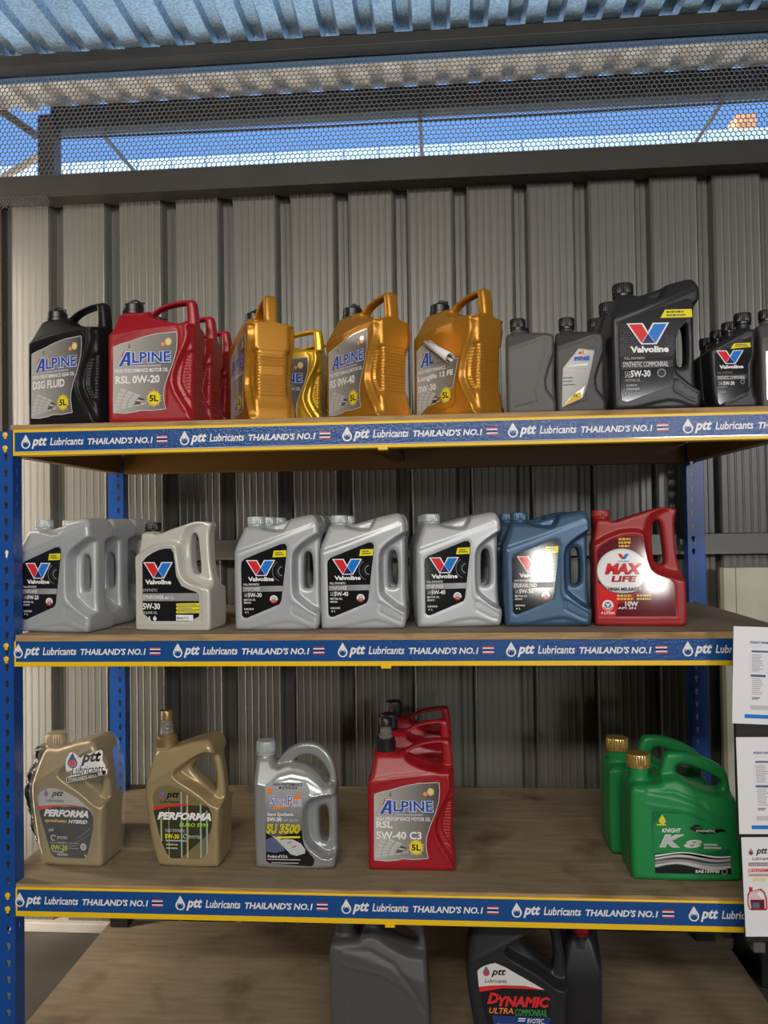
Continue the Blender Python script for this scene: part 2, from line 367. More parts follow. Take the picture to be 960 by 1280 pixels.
# ------------------------------------------------------------------ text and print
_TXT = {}
def text_tris(s, bold=0.0, shear=0.0):
    k = (s, bold, shear)
    if k in _TXT: return _TXT[k]
    c = bpy.data.curves.new('t', 'FONT'); c.body = s; c.offset = bold; c.shear = shear; c.resolution_u = 2
    o = bpy.data.objects.new('t', c); me = bpy.data.meshes.new_from_object(o)
    V = np.array([v.co[:2] for v in me.vertices]) if len(me.vertices) else np.zeros((0, 2))
    F = [list(p.vertices) for p in me.polygons]
    bpy.data.objects.remove(o); bpy.data.curves.remove(c); bpy.data.meshes.remove(me)
    if len(V): V = (V - V.min(0)) / np.maximum(V.max(0) - V.min(0), 1e-6)
    _TXT[k] = (V, F); return _TXT[k]
class Print(MB):
    """flat print; fn maps picture-of-the-label coordinates to (x, z) metres; y0 is the face, layers step towards the viewer"""
    def __init__(s, fn, y0, step=0.00022): super().__init__(); s.fn = fn; s.y0 = y0; s.step = step
    def _put(s, P, F, m, layer):
        y = s.y0 - s.step * layer; s.add([(s.fn(*p)[0], y, s.fn(*p)[1]) for p in P], F, m)
    def poly(s, P, m, layer=1):
        from mathutils.geometry import tessellate_polygon
        tr = tessellate_polygon([[Vector((p[0], -p[1], 0)) for p in P]])
        F = []
        for t in tr:
            a, b, c = [P[i] for i in t]
            ar = (b[0] - a[0]) * (c[1] - a[1]) - (b[1] - a[1]) * (c[0] - a[0])
            F.append(tuple(t) if ar < 0 else tuple(t)[::-1])
        s._put(P, F, m, layer); return s
    def rect(s, x0, y0, x1, y1, m, layer=1): return s.poly([(x0, y0), (x1, y0), (x1, y1), (x0, y1)], m, layer)
    def ell(s, cx, cy, rx, ry, m, layer=1, n=24): return s.poly([(cx + rx * math.cos(2 * PI * k / n), cy + ry * math.sin(2 * PI * k / n)) for k in range(n)], m, layer)
    def ring(s, cx, cy, r, w, m, layer=1, a0=0, a1=360, n=24, ky=1.0):
        P = []
        for k in range(n + 1):
            a = math.radians(a0 + (a1 - a0) * k / n)
            P += [(cx + (r - w / 2) * math.cos(a), cy + (r - w / 2) * ky * math.sin(a)), (cx + (r + w / 2) * math.cos(a), cy + (r + w / 2) * ky * math.sin(a))]
        s._put(P, [(2 * k, 2 * k + 1, 2 * k + 3, 2 * k + 2) for k in range(n)], m, layer); return s
    def line(s, pts, w, m, layer=1):
        for a, b in zip(pts, pts[1:]):
            L = math.hypot(b[0] - a[0], b[1] - a[1]) or 1; nx, ny = -(b[1] - a[1]) / L * w / 2, (b[0] - a[0]) / L * w / 2
            s.poly([(a[0] + nx, a[1] + ny), (b[0] + nx, b[1] + ny), (b[0] - nx, b[1] - ny), (a[0] - nx, a[1] - ny)], m, layer)
        return s
    def text(s, t, x0, y0, x1, y1, m, layer=2, bold=0.02, shear=0.0, dy=0.0):
        V, F = text_tris(t, bold, shear)
        P = [(x0 + v[0] * (x1 - x0), y1 - v[1] * (y1 - y0) + dy * v[0]) for v in V]
        s._put(P, F, m, layer); return s
def drop_logo(p, cx, cy, h, outer, inner, core, layer=2, white=None):
    w = h * 0.34
    def dr(k, dy=0):
        P = [(cx, cy - h * 0.55 * k + dy)]
        for a in range(-30, 211, 20):
            A = math.radians(a); P.append((cx + w * k * math.cos(A), cy + h * 0.12 + w * k * math.sin(A) + dy))
        return P
    if white: p.poly(dr(1.25), white, layer - 0.5)
    p.poly(dr(1.0), outer, layer)
    p.ell(cx, cy + h * 0.14, w * 0.68, w * 0.68, inner, layer + 1)
    if core: p.ell(cx, cy + h * 0.16, w * 0.45, w * 0.45, core, layer + 2)
def vlogo(p, x0, y0, x1, y1, layer=2):
    """two-tone V: outer box x0..x1, y0..y1"""
    def q(u, v): return (x0 + u * (x1 - x0), y0 + v * (y1 - y0))
    p.poly([q(0, 0), q(.385, 0), q(.50, .41), q(.615, 0), q(1, 0), q(.70, 1), q(.335, 1)], WHITE, layer)
    p.poly([q(.055, .055), q(.355, .055), q(.49, .50), q(.36, .90), q(.345, .93)], RED, layer + 1)
    p.poly([q(.645, .055), q(.945, .055), q(.675, .945), q(.51, .50)], BLUE, layer + 1)
    p.poly([q(.50, .50), q(.66, .945), q(.36, .945)], NAVY, layer + 1)

# ------------------------------------------------------------------ the rack
Z1, Z2, Z3 = 0.494, 0.0, -0.578       # undersides of the three beams
RW, RD = 1.742, 0.628
rack = thing('storage_rack', 'blue and yellow steel storage rack holding the oil jugs', 'rack', (0, 0, FL))
def keyhole_plate(w, z0, z1, pitch, cx, rx, slit=False):
    c = bpy.data.curves.new('k', 'CURVE'); c.dimensions = '2D'; c.fill_mode = 'BOTH'; c.extrude = 0.001
    def loop(P):
        s = c.splines.new('POLY'); s.points.add(len(P) - 1); s.use_cyclic_u = True
        for q, p in zip(s.points, P): q.co = (p[0], p[1], 0, 1)
    loop([(0, z0), (w, z0), (w, z1), (0, z1)])
    z = z0 + 0.02
    while z < z1 - 0.02:
        if slit: loop([(cx - .0018, z - .008), (cx - .0018, z + .008), (cx + .0018, z + .008), (cx + .0018, z - .008)])
        else:
            P = [(cx + rx * math.cos(math.radians(a)), z + rx * math.sin(math.radians(a))) for a in range(-50, 231, 28)]
            P += [(cx - rx * .45, z - rx * 2.4), (cx + rx * .45, z - rx * 2.4)]
            loop(P)
        z += pitch
    o = bpy.data.objects.new('k', c); me = bpy.data.meshes.new_from_object(o); bpy.data.objects.remove(o); bpy.data.curves.remove(c)
    me.materials.clear(); me.materials.append(M_STEEL_BLUE); return me
ZT = 0.553
kp_front = keyhole_plate(0.050, -0.93, ZT, 0.038, 0.034, 0.0052)
kp_side = keyhole_plate(0.040, -0.93, ZT, 0.038, 0.020, 0.003, True)
def upright(x, y, inner, sgn):
    """front flange with keyholes at y, two side webs running away from the viewer"""
    u = put('upright', kp_front, rack); u.location = (x, y, -FL); u.rotation_euler = (PI / 2, 0, 0)
    if sgn < 0: u.scale = (-1, 1, 1); u.location.x = x + 0.05
    for xx in (x + 0.0015, x + 0.0485):
        s_ = put('side_web', kp_side, u)
        s_.parent = u
        s_.matrix_parent_inverse = Matrix.Identity(4)
        lx = (xx - x) if sgn > 0 else (x + 0.05 - xx)
        s_.location = (lx, 0, 0); s_.rotation_euler = (0, PI / 2, 0)
    ft = MB().box(-0.003, 0.053, -FL - 1.930, -FL - 1.885, -0.043, 0.003, M_BLKPANEL, 0.001).build('foot_cap', u)
    return u
for (x, y, s_) in ((-0.050, 0.0, 1), (RW, 0.0, -1), (-0.050, RD, 1), (RW, RD, -1)): upright(x, y, None, s_)

ux_e = 0.0
ST_W = mat('sticker_white', (0.80, 0.80, 0.80), 0.20, 0, 0.4, 0.5, 220); ST_R = mat('sticker_red', (0.62, 0.03, 0.035), 0.20, 0, 0.4, 0.5, 220); ST_N = mat('sticker_navy', (0.02, 0.03, 0.16), 0.20, 0, 0.4, 0.5, 220)
def sticker(name, zb, zt, starts, parent, white_edge):
    p = Print(lambda a, b: (a, b), -0.0013)
    p.poly([(0.006, zb), (0.006, zt), (RW - 0.002, zt), (RW - 0.002, zb)][::-1], STICK, 0)
    # print coordinates are metres with z up; text() expects y down, so flip
    f = Print(lambda a, b: (a, -b), -0.0013)
    h = zt - zb; zc = (zb + zt) / 2
    if white_edge: f.rect(0.006, -zb - 0.0022, RW - 0.002, -zb, LGREY, 1)
    for x in starts:
        x += 0.012
        drop_logo(f, x + 0.010, -zc - 0.000, 0.033, ST_W, STICK, None, 1)
        f.poly([(x + 0.010, -zc - 0.010), (x + 0.0045, -zc + 0.004), (x + 0.0155, -zc + 0.004)], ST_W, 3)
        f.ell(x + 0.010, -zc + 0.0048, 0.0046, 0.0050, STICK, 4)
        f.text('ptt', x + 0.024, -zc - 0.0115, x + 0.062, -zc + 0.0155, ST_W, 1, 0.035, 0.3)
        f.text('Lubricants', x + 0.069, -zc - 0.0095, x + 0.150, -zc + 0.0085, ST_W, 1, 0.02, 0.2)
        f.text("THAILAND'S NO.1", x + 0.160, -zc - 0.0065, x + 0.316, -zc + 0.0085, ST_W, 1, 0.03, 0.2)
        fx0, fx1, fy0, fy1 = x + 0.325, x + 0.350, -zc - 0.0085, -zc + 0.0085
        if fx1 > RW: continue
        H = fy1 - fy0
        for a, b, m in ((0, .17, ST_R), (.17, .34, ST_W), (.34, .66, ST_N), (.66, .83, ST_W), (.83, 1, ST_R)):
            f.rect(fx0, fy0 + a * H, fx1, fy0 + b * H, m, 1)
    b = len(p.V); k0 = [p.mi(m) for m in f.mats]
    p.V += f.V
    for F_, M_ in zip(f.F, f.M): p.F.append([i + b for i in F_]); p.M.append(k0[M_])
    keep = [(F_, M_) for F_, M_ in zip(p.F, p.M) if max(p.V[i][0] for i in F_) <= RW]
    p.F = [a for a, _ in keep]; p.M = [b_ for _, b_ in keep]
    return p.build(name, parent, loc=(0, 0, 0))
def beam(y0, y1, zb, zt, lip, m):
    b = MB().box(0.0, RW, y0, y1, zb, zt, m, 0.002)
    if lip: b.box(0.0, RW, y0 + 0.006, y1 + 0.02, zt - 0.004, zt, m)
    return b
for i, (zb, zt, s0, s1, starts, we) in enumerate(((Z1, 0.556, 0.502, 0.549, (0.011, 0.392, 0.770, 1.144, 1.526), True), (Z2, 0.060, 0.012, 0.0598, (-0.010, 0.371, 0.753, 1.131, 1.515), False), (Z3, -0.511, -0.564, -0.515, (-0.010, 0.371, 0.753, 1.133, 1.515), False))):
    fb = beam(0.0, 0.03, zb, zt, True, M_YEL).build('front_beam', rack, loc=(0, 0, -FL))
    sticker('sticker_strip', s0, s1, starts, fb, we)
    beam(RD, RD + 0.03, zb, zt, False, M_YEL_SHADE).build('back_beam', rack, loc=(0, 0, -FL))
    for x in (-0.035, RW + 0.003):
        MB().box(x, x + 0.032, 0.045, RD - 0.005, zb + 0.002, zt - 0.002, M_YEL_SHADE, 0.002).build('side_beam', rack, loc=(0, 0, -FL))
    cb = MB().box(0.855, 0.895, 0.032, RD - 0.002, zb + 0.022, zt - 0.002, M_YEL_SHADE, 0.002).build('cross_bar', rack, loc=(0, 0, -FL))
    MB().box(0.862, 0.884, -0.0022, 0.033, zb - 0.0045, zb + 0.002, M_YEL).build('clip', cb)
    for x in (-0.016, RW + 0.016):
        for dz in (0.045, 0.014):
            c = MB(); c.lathe([(0.004, 0), (0.0062, 0.0015), (0.0062, 0.004), (0.003, 0.0055)], M_YEL, 16)
            o = c.build('beam_lug', rack, smooth=True); o.location = (x, -0.0008, zb + dz - FL + 0.005); o.rotation_euler = (PI / 2, 0, 0)
            MB().box(-0.003, 0.003, -0.010, -0.003, 0, 0.004, M_YEL, 0.001).build('lug_tail', o)
# ply boards, each lifted out on its own
def board(name, label, x0, x1, y0, y1, z0, z1, m):
    t = thing(name, label, 'shelf', ((x0 + x1) / 2, (y0 + y1) / 2, z0))
    hx, hy = (x1 - x0) / 2, (y1 - y0) / 2
    nx = 60
    rr = random.Random(len(label)); pr = [rr.uniform(-.0012, .0012) for _ in range(nx + 1)]
    V = []; F = []
    for k in range(nx + 1):
        x = -hx + 2 * hx * k / nx
        V += [(x, -hy + pr[k], 0), (x, -hy + pr[k] * .5, z1 - z0 - .001 + pr[k] * .4), (x, -hy + .002, z1 - z0), (x, hy, z1 - z0), (x, hy, 0)]
    for k in range(nx):
        for j in range(5):
            a = k * 5 + j; b = k * 5 + (j + 1) % 5
            F.append((a, a + 5, b + 5, b))
    F.append((4, 3, 2, 1, 0)); F.append(tuple(nx * 5 + j for j in range(5)))
    fm = []
    for f in F:
        ys = [V[i] for i in f]
        fm.append(1 if all(abs(v[1] + hy) < 0.0035 for v in ys) else 0)
    put('ply_sheet', mesh('ply_sheet', V, F, [m, M_EDGE], fm), t)
    return t
S1, S2, S3, S4 = 0.568, 0.0735, -0.5045, -0.930
board('shelf_board', 'brown plywood board of the top shelf under the gold jugs', -0.008, RW + 0.008, 0.004, RD + 0.028, 0.5565, S1, M_WOOD)
board('shelf_board', 'greyish plywood board of the second shelf under the silver jugs', 0.002, RW + 0.030, 0.004, RD + 0.028, 0.0605, S2, M_WOODG)
board('shelf_board', 'stained tan plywood board of the third shelf under the green jugs', -0.048, RW + 0.002, 0.004, RD + 0.06, -0.5105, S3, M_WOOD)
board('shelf_board', 'wide stained plywood board lowest of all near the floor', -0.068, 1.825, -0.03, 0.672, -0.948, S4, M_WOOD)
fd = thing('floor_stand', 'dark low timber stand carrying the lowest plywood board', 'stand', (0.9, 0.3, FL))
for x in (-0.80, 0.0, 0.78):
    MB().box(x - 0.04, x + 0.04, -0.30, 0.34, 0.0, 0.051, M_BROWNSTEEL, 0.003).build('bearer', fd)
cbd = thing('cream_board', 'worn cream board leaning behind the right rack post', 'board', (2.05, YW - 0.035, FL))
MB().box(-0.18, 0.35, 0.0, 0.014, 0.36, 1.172, M_CREAMBOARD, 0.002).build('face_panel', cbd)
MB().box(-0.192, -0.18, -0.002, 0.018, 0.36, 1.174, mat('raw_edge', (0.30, 0.27, 0.17), 0.7), 0.001).build('edge_strip', cbd)
MB().box(-0.145, -0.143, -0.0012, 0.0, 0.36, 1.172, mat('seam', (0.25, 0.23, 0.15), 0.8)).build('seam', cbd)

crt = thing('storage_crate', 'black crate on the floor under the cream board', 'crate', (2.10, YW - 0.10, FL))
MB().box(-0.22, 0.35, -0.12, 0.07, 0.0, 0.352, M_BLKPANEL, 0.006).build('bin', crt)
MB().box(-0.225, 0.355, -0.125, 0.075, 0.34, 0.358, M_BLKPANEL, 0.004).build('rim', crt)
# ------------------------------------------------------------------ moulded jugs: signed distance field -> surface net
def chaikin(P, n=2):
    for _ in range(n):
        Q = []
        for a, b in zip(P, P[1:] + P[:1]):
            Q += [(a[0] * .75 + b[0] * .25, a[1] * .75 + b[1] * .25), (a[0] * .25 + b[0] * .75, a[1] * .25 + b[1] * .75)]
        P = Q
    return P
def sd_poly(P, X, Z):
    P = np.array(P, float); d = np.full(X.shape, 1e9); s = np.ones(X.shape)
    for i in range(len(P)):
        a = P[i - 1]; b = P[i]; e = b - a; wx = X - a[0]; wz = Z - a[1]
        t = np.clip((wx * e[0] + wz * e[1]) / max(e @ e, 1e-12), 0, 1)
        d = np.minimum(d, (wx - e[0] * t) ** 2 + (wz - e[1] * t) ** 2)
        c1 = Z >= a[1]; c2 = Z < b[1]; c3 = e[0] * wz > e[1] * wx
        s = np.where((c1 & c2 & c3) | (~c1 & ~c2 & ~c3), -s, s)
    return s * np.sqrt(d)
def d_line(P, X, Z, closed=False):
    P = np.array(P, float); d = np.full(X.shape, 1e9)
    for i in range(0 if closed else 1, len(P)):
        a = P[i - 1]; b = P[i]; e = b - a; wx = X - a[0]; wz = Z - a[1]
        t = np.clip((wx * e[0] + wz * e[1]) / max(e @ e, 1e-12), 0, 1)
        d = np.minimum(d, (wx - e[0] * t) ** 2 + (wz - e[1] * t) ** 2)
    return np.sqrt(d)
def sstep(x): x = np.clip(x, 0, 1); return x * x * (3 - 2 * x)
def blur(A):
    B = np.pad(A, 1, mode='edge'); return (B[:-2, 1:-1] + B[2:, 1:-1] + B[1:-1, :-2] + B[1:-1, 2:] + 2 * A) / 6
def surface_net(D, org, s):
    n0, n1, n2 = D.shape; ins = D < 0
    c = np.zeros((n0 - 1, n1 - 1, n2 - 1), np.int8)
    for i in (0, 1):
        for j in (0, 1):
            for k in (0, 1): c += ins[i:n0 - 1 + i, j:n1 - 1 + j, k:n2 - 1 + k]
    act = (c > 0) & (c < 8); I, J, K = np.nonzero(act); idx = np.full(act.shape, -1, np.int64); idx[I, J, K] = np.arange(len(I))
    acc = np.zeros((len(I), 3)); cnt = np.zeros(len(I))
    for ax in range(3):
        o1, o2 = [q for q in range(3) if q != ax]
        for u in (0, 1):
            for v in (0, 1):
                a = np.stack([I, J, K], 1); a[:, o1] += u; a[:, o2] += v; b = a.copy(); b[:, ax] += 1
                da = D[a[:, 0], a[:, 1], a[:, 2]]; db = D[b[:, 0], b[:, 1], b[:, 2]]; mk = (da < 0) != (db < 0)
                t = da / np.where(mk, da - db, 1); p = a.astype(float); p[:, ax] += t
                acc[mk] += p[mk]; cnt[mk] += 1
    V = acc / cnt[:, None] * s + np.array(org)
    Q = []
    for ax in range(3):
        o1, o2 = (ax + 1) % 3, (ax + 2) % 3
        sl = [slice(None)] * 3; sl[ax] = slice(0, -1); sl2 = [slice(None)] * 3; sl2[ax] = slice(1, None)
        A = ins[tuple(sl)]; B = ins[tuple(sl2)]
        for flip, mk in ((False, A & ~B), (True, ~A & B)):
            e = np.stack(np.nonzero(mk), 1)
            e = e[(e[:, o1] > 0) & (e[:, o2] > 0) & (e[:, o1] < D.shape[o1] - 1) & (e[:, o2] < D.shape[o2] - 1)]
            q = []
            for u, v in ((1, 1), (0, 1), (0, 0), (1, 0)):
                p = e.copy(); p[:, o1] -= u; p[:, o2] -= v; q.append(idx[p[:, 0], p[:, 1], p[:, 2]])
            q = np.stack(q, 1); Q.append(q[:, ::-1] if flip else q)
    return V, np.concatenate(Q)
class Mould:
    """outline in mm (x right, z up); half depth field H with carved steps, grooves, tapers and holes"""
    def __init__(s, name, outline, depth, r=12, res=2.4, holes=(), ops=(), neck=None, ribs=None, handle=None, soft=2):
        s.name = name; h = depth / 2; s.h = h
        P = chaikin([tuple(p) for p in outline], soft)
        xs = [p[0] for p in P]; s.w = max(xs) - min(xs); s.x0 = min(xs)
        zt = max(p[1] for p in P); zt = max(zt, neck[3] if neck else 0)
        gx = np.arange(min(xs) - 3 * res, max(xs) + 3 * res, res); gz = np.arange(-3 * res + .4, zt + 3 * res, res)
        ny = int((h + 3 * res) / res); gy = (np.arange(-ny, ny + 1)) * res + .01
        X, Z = np.meshgrid(gx, gz, indexing='ij'); d2 = sd_poly(P, X, Z)
        for hp in holes: d2 = np.maximum(d2, -sd_poly(chaikin(hp), X, Z))
        H = np.full(X.shape, float(h))
        for op in ops:
            k = op[0]
            if k == 'carve': H = H + (np.minimum(H, op[2]) - H) * sstep(-sd_poly(chaikin(op[1], 1), X, Z) / op[3] + .5)
            elif k == 'inset': H = H - op[2] * sstep(-sd_poly(chaikin(op[1], 1), X, Z) / op[3] + .5)
            elif k == 'groove': H = H - op[2] * np.exp(-(d_line(op[1], X, Z, op[4] if len(op) > 4 else False) / op[3]) ** 2)
            elif k == 'taper':     # above the line a-b the half depth falls by slope per mm, floor at op[4]
                (ax, az), (bx, bz) = op[1], op[2]
                L = math.hypot(bx - ax, bz - az); dd = ((bx - ax) * (Z - az) - (bz - az) * (X - ax)) / L
                H = np.maximum(H - np.maximum(dd, 0) * op[3], np.minimum(H, op[4]))
            elif k == 'fn': H = op[1](X, Z, H)
        H = blur(H)
        if ribs:
            x0, z0, z1, pitch, amp = ribs
            mk = sstep((X - x0) / 8) * sstep((Z - z0) / 6) * sstep((z1 - Z) / 6); d2 = d2 + amp * mk * (.5 + .5 * np.cos(2 * PI * Z / pitch))
            H = H - amp * .8 * mk * (.5 + .5 * np.cos(2 * PI * Z / pitch))
        s.gx, s.gz, s.H = gx, gz, H
        rr = np.minimum(r, H * .45 + 2)[:, None, :]
        q1 = d2[:, None, :] + rr; q2 = np.abs(gy)[None, :, None] - H[:, None, :] + rr
        D = np.minimum(np.maximum(q1, q2), 0) + np.hypot(np.maximum(q1, 0), np.maximum(q2, 0)) - rr
        if neck:
            nx, rn, za, zb = neck[:4]; kk = neck[4] if len(neck) > 4 else 8
            dc = np.maximum(np.hypot(X[:, None, :] - nx, gy[None, :, None]) - rn, np.maximum(Z - zb, za - Z)[:, None, :])
            hh = np.clip(.5 + .5 * (D - dc) / kk, 0, 1); D = D * (1 - hh) + dc * hh - kk * hh * (1 - hh)
        V, Q = surface_net(D, (gx[0], gy[0], gz[0]), res)
        cx = s.x0 + s.w / 2; s.cx = cx
        s.neck = neck
        me = bpy.data.meshes.new('tmp'); me.from_pydata([], [], [])
        V = V.copy(); V[:, 0] -= cx; V *= .001; V[:, 2] -= V[:, 2].min()
        full = s._mesh(V, Q, None)
        nr = np.zeros(len(V) * 3); full.vertices.foreach_get('normal', nr); nr = nr.reshape(-1, 3)
        s.parts = {}
        if handle:
            C = V[Q].mean(1); m2 = sd_poly(handle, C[:, 0] * 1000 + cx, C[:, 2] * 1000) < 0
            s.parts['handle'] = s._mesh(V, Q[m2], nr); s.parts['body'] = s._mesh(V, Q[~m2], nr); bpy.data.meshes.remove(full)
        else:
            s.parts['body'] = full
    def _mesh(s, V, Q, nr):
        u, inv = np.unique(Q, return_inverse=True); Vv = V[u]; q = inv.reshape(-1, 4)
        me = bpy.data.meshes.new(s.name); me.vertices.add(len(Vv)); me.vertices.foreach_set('co', Vv.ravel().astype(np.float32))
        me.loops.add(q.size); me.loops.foreach_set('vertex_index', q.ravel().astype(np.int32))
        me.polygons.add(len(q)); me.polygons.foreach_set('loop_start', np.arange(0, q.size, 4, dtype=np.int32))
        me.polygons.foreach_set('use_smooth', [True] * len(q)); me.update(calc_edges=True); me.validate()
        if nr is not None: me.normals_split_custom_set_from_vertices([tuple(a) for a in nr[u]])
        me.materials.append(P_BLACK)
        return me
    def face(s, x, z):   # half depth in metres at a place in mm
        i = int(np.clip((x - s.gx[0]) / (s.gx[1] - s.gx[0]), 0, len(s.gx) - 1)); j = int(np.clip((z - s.gz[0]) / (s.gz[1] - s.gz[0]), 0, len(s.gz) - 1))
        return s.H[i, j] / 1000
_MC = {}
def part_mesh(mould, part, m):
    k = (mould.name, part, m.name)
    if k not in _MC:
        me = mould.parts[part].copy(); me.materials.clear(); me.materials.append(m); _MC[k] = me
    return _MC[k]

def cap_mesh(r, h, m, kind='ribbed'):
    k = ('cap', r, h, m.name, kind)
    if k in _MC: return _MC[k]
    b = MB()
    if kind == 'ribbed':
        b.lathe([(r * .98, 0), (r * .98, h * .14), (r * .90, h * .16), (r * .90, h * .20), (r, h * .24), (r, h * .86), (r * .93, h * .97), (r * .80, h), (r * .4, h)], m, 64, knurl=(h * .23, h * .87, r * .045))
    elif kind == 'loop':     # low cap with a pull ring on top
        b.lathe([(r, 0), (r, h * .2), (r * .93, h * .24), (r * .93, h * .62), (r * .84, h * .70), (r * .80, h * .72), (r * .3, h * .72)], m, 40)
        P = []
        for a in range(0, 181, 15):
            A = math.radians(a); P.append((r * .62 * math.cos(A) + r * .12, 0, h * .66 + h * .34 * math.sin(A)))
        b.tube(P, r * .075, m, 6); b.tube([(r * .55, -r * .5, h * .74), (r * 1.05, 0, h * .80), (r * .55, r * .5, h * .74)], r * .07, m, 6)
    me = mesh('cap', b.V, b.F, b.mats, b.M, True); me.set_sharp_from_angle(angle=0.5); _MC[k] = me
    return me
def make_jug(mould, bm, label, cat, pos, rz, cap=None, printer=None, name='oil_jug', group=None, scale=1.0, hm=None, nozzle=None):
    """pos is the front left base corner; cap = (radius, height, material, kind)"""
    sc = scale if isinstance(scale, tuple) else (scale,) * 3
    c, s_ = math.cos(rz), math.sin(rz); w2 = mould.w / 2000 * sc[0]; h2 = mould.h / 1000 * sc[1]
    loc = (pos[0] + w2 * c - h2 * s_, pos[1] + w2 * s_ + h2 * c, pos[2])
    t = thing(name, label, cat, loc, rz, group); t.scale = sc
    put('body', part_mesh(mould, 'body', bm), t)
    if 'handle' in mould.parts: put('handle', part_mesh(mould, 'handle', hm or bm), t)
    if mould.neck and cap:
        o = put('cap', cap_mesh(*cap), t, ((mould.neck[0] - mould.cx) / 1000, 0, mould.neck[3] / 1000 - 0.001))
    if mould.neck and nozzle: nozzle(t, ((mould.neck[0] - mould.cx) / 1000, 0, mould.neck[3] / 1000 - 0.001))
    if printer: printer(t, mould)
    return t
def label_on(t, mould, fn, poly, base_m, draw, edge=None, step=0.00022, tz=0.0006, rim=None):
    """a stuck label: thin slab with its print as a child"""
    cxs = sum(p[0] for p in poly) / len(poly); cys = sum(p[1] for p in poly) / len(poly)
    def f2(a, b):
        x, z = fn(a, b); return ((x - mould.cx) / 1000, z / 1000)
    hm_ = max(mould.face(*fn(cxs + (p[0] - cxs) * k, cys + (p[1] - cys) * k)) for p in poly for k in (.25, .6, .85))
    y0 = -hm_ - tz
    p = Print(f2, y0, step); p.poly(poly, base_m, 0)
    n = len(poly); q = [f2(*a) for a in poly]
    V = [(a[0], y0, a[1]) for a in q] + [(a[0], y0 + 0.0009, a[1]) for a in q]
    p.add(V, [(k, (k + 1) % n, n + (k + 1) % n, n + k) for k in range(n)], rim or base_m)
    lab = p.build('label', t)
    if rim:
        cx_, cy_ = cxs, cys
    d = Print(f2, y0, step)
    if rim:
        for a, b in zip(poly, poly[1:] + poly[:1]): d.line([a, b], rim_w(poly), rim, 1)
    draw(d)
    if d.V: d.build('label_print', lab)
    return lab
def rim_w(poly):
    xs = [p[0] for p in poly]; return (max(xs) - min(xs)) * .012
def crop(ox, oz, q): return lambda a, b: ((a - ox) * q, (oz - b) * q)
def bars(p, x0, y0, x1, rows, dy, h, m, layer=2, seed=1, gap=0.3):
    """lines of print too small to read"""
    r = random.Random(seed)
    for k in range(rows):
        x = x0; xe = x0 + (x1 - x0) * r.uniform(.65, 1)
        while x < xe:
            w = r.uniform(.5, 1.6) * h; p.rect(x, y0 + k * dy, min(x + w, xe), y0 + k * dy + h, m, layer); x += w + h * gap

#@@JUGS@@
# ------------------------------------------------------------------ moulds
def cv(P, ox, oz, qx, qz=None): return [((a - ox) * qx, (oz - b) * (qz or qx)) for a, b in P]
A_ = Mould('five_litre_jug', [(2, 0), (0, 4), (0, 120), (0, 203), (3, 209), (9, 213), (14, 240), (17, 256), (22, 262), (66, 262), (85, 262), (104, 274), (130, 284), (160, 290), (188, 291), (196, 291), (200, 287), (203, 270), (206, 240), (207, 205), (206, 150), (203, 110), (202, 70), (204, 45), (207, 28), (207, 6), (205, 0)], 115, 10, 2.4,
    holes=[[(90, 255), (116, 272), (150, 279), (174, 281), (178, 281), (179, 276), (181, 236), (176, 231), (150, 237), (116, 248)]],
    ops=[('taper', (0, 206), (207, 225), .55, 16.5), ('carve', [(95, 251), (112, 242), (150, 231), (225, 225), (225, 300), (88, 300), (88, 262)], 16.5, 5),
         ('groove', [(0, 206), (60, 216), (120, 222), (188, 224)], 1.4, 3), ('carve', [(195, 223), (201, 203), (196, 180), (171, 134), (161, 97), (171, 68), (196, 31), (203, 8), (240, -5), (240, 225)], 45, 7),
         ('groove', [(192, 214), (194, 203), (189, 180), (165, 134), (154, 97), (165, 66), (190, 27)], -1.6, 4),
         ('carve', [(193, 165), (183, 138), (174, 97), (183, 78), (196, 55), (230, 40), (230, 165)], 39, 5),
         ('groove', [(8, 178), (40, 196), (84, 210), (150, 217), (168, 216), (176, 207), (172, 165), (144, 84), (142, 40), (132, 30), (20, 22)], 1.5, 2.2),
         ('inset', [(8, 178), (40, 196), (84, 210), (165, 216), (176, 205), (172, 165), (144, 84), (142, 40), (132, 30), (8, 22)], .8, 3)],
    neck=(42, 22.5, 238, 263), ribs=(172, 58, 165, 7, 1.8), handle=[(76, 305), (76, 256), (102, 252), (150, 236), (186, 230), (225, 226), (225, 305)])
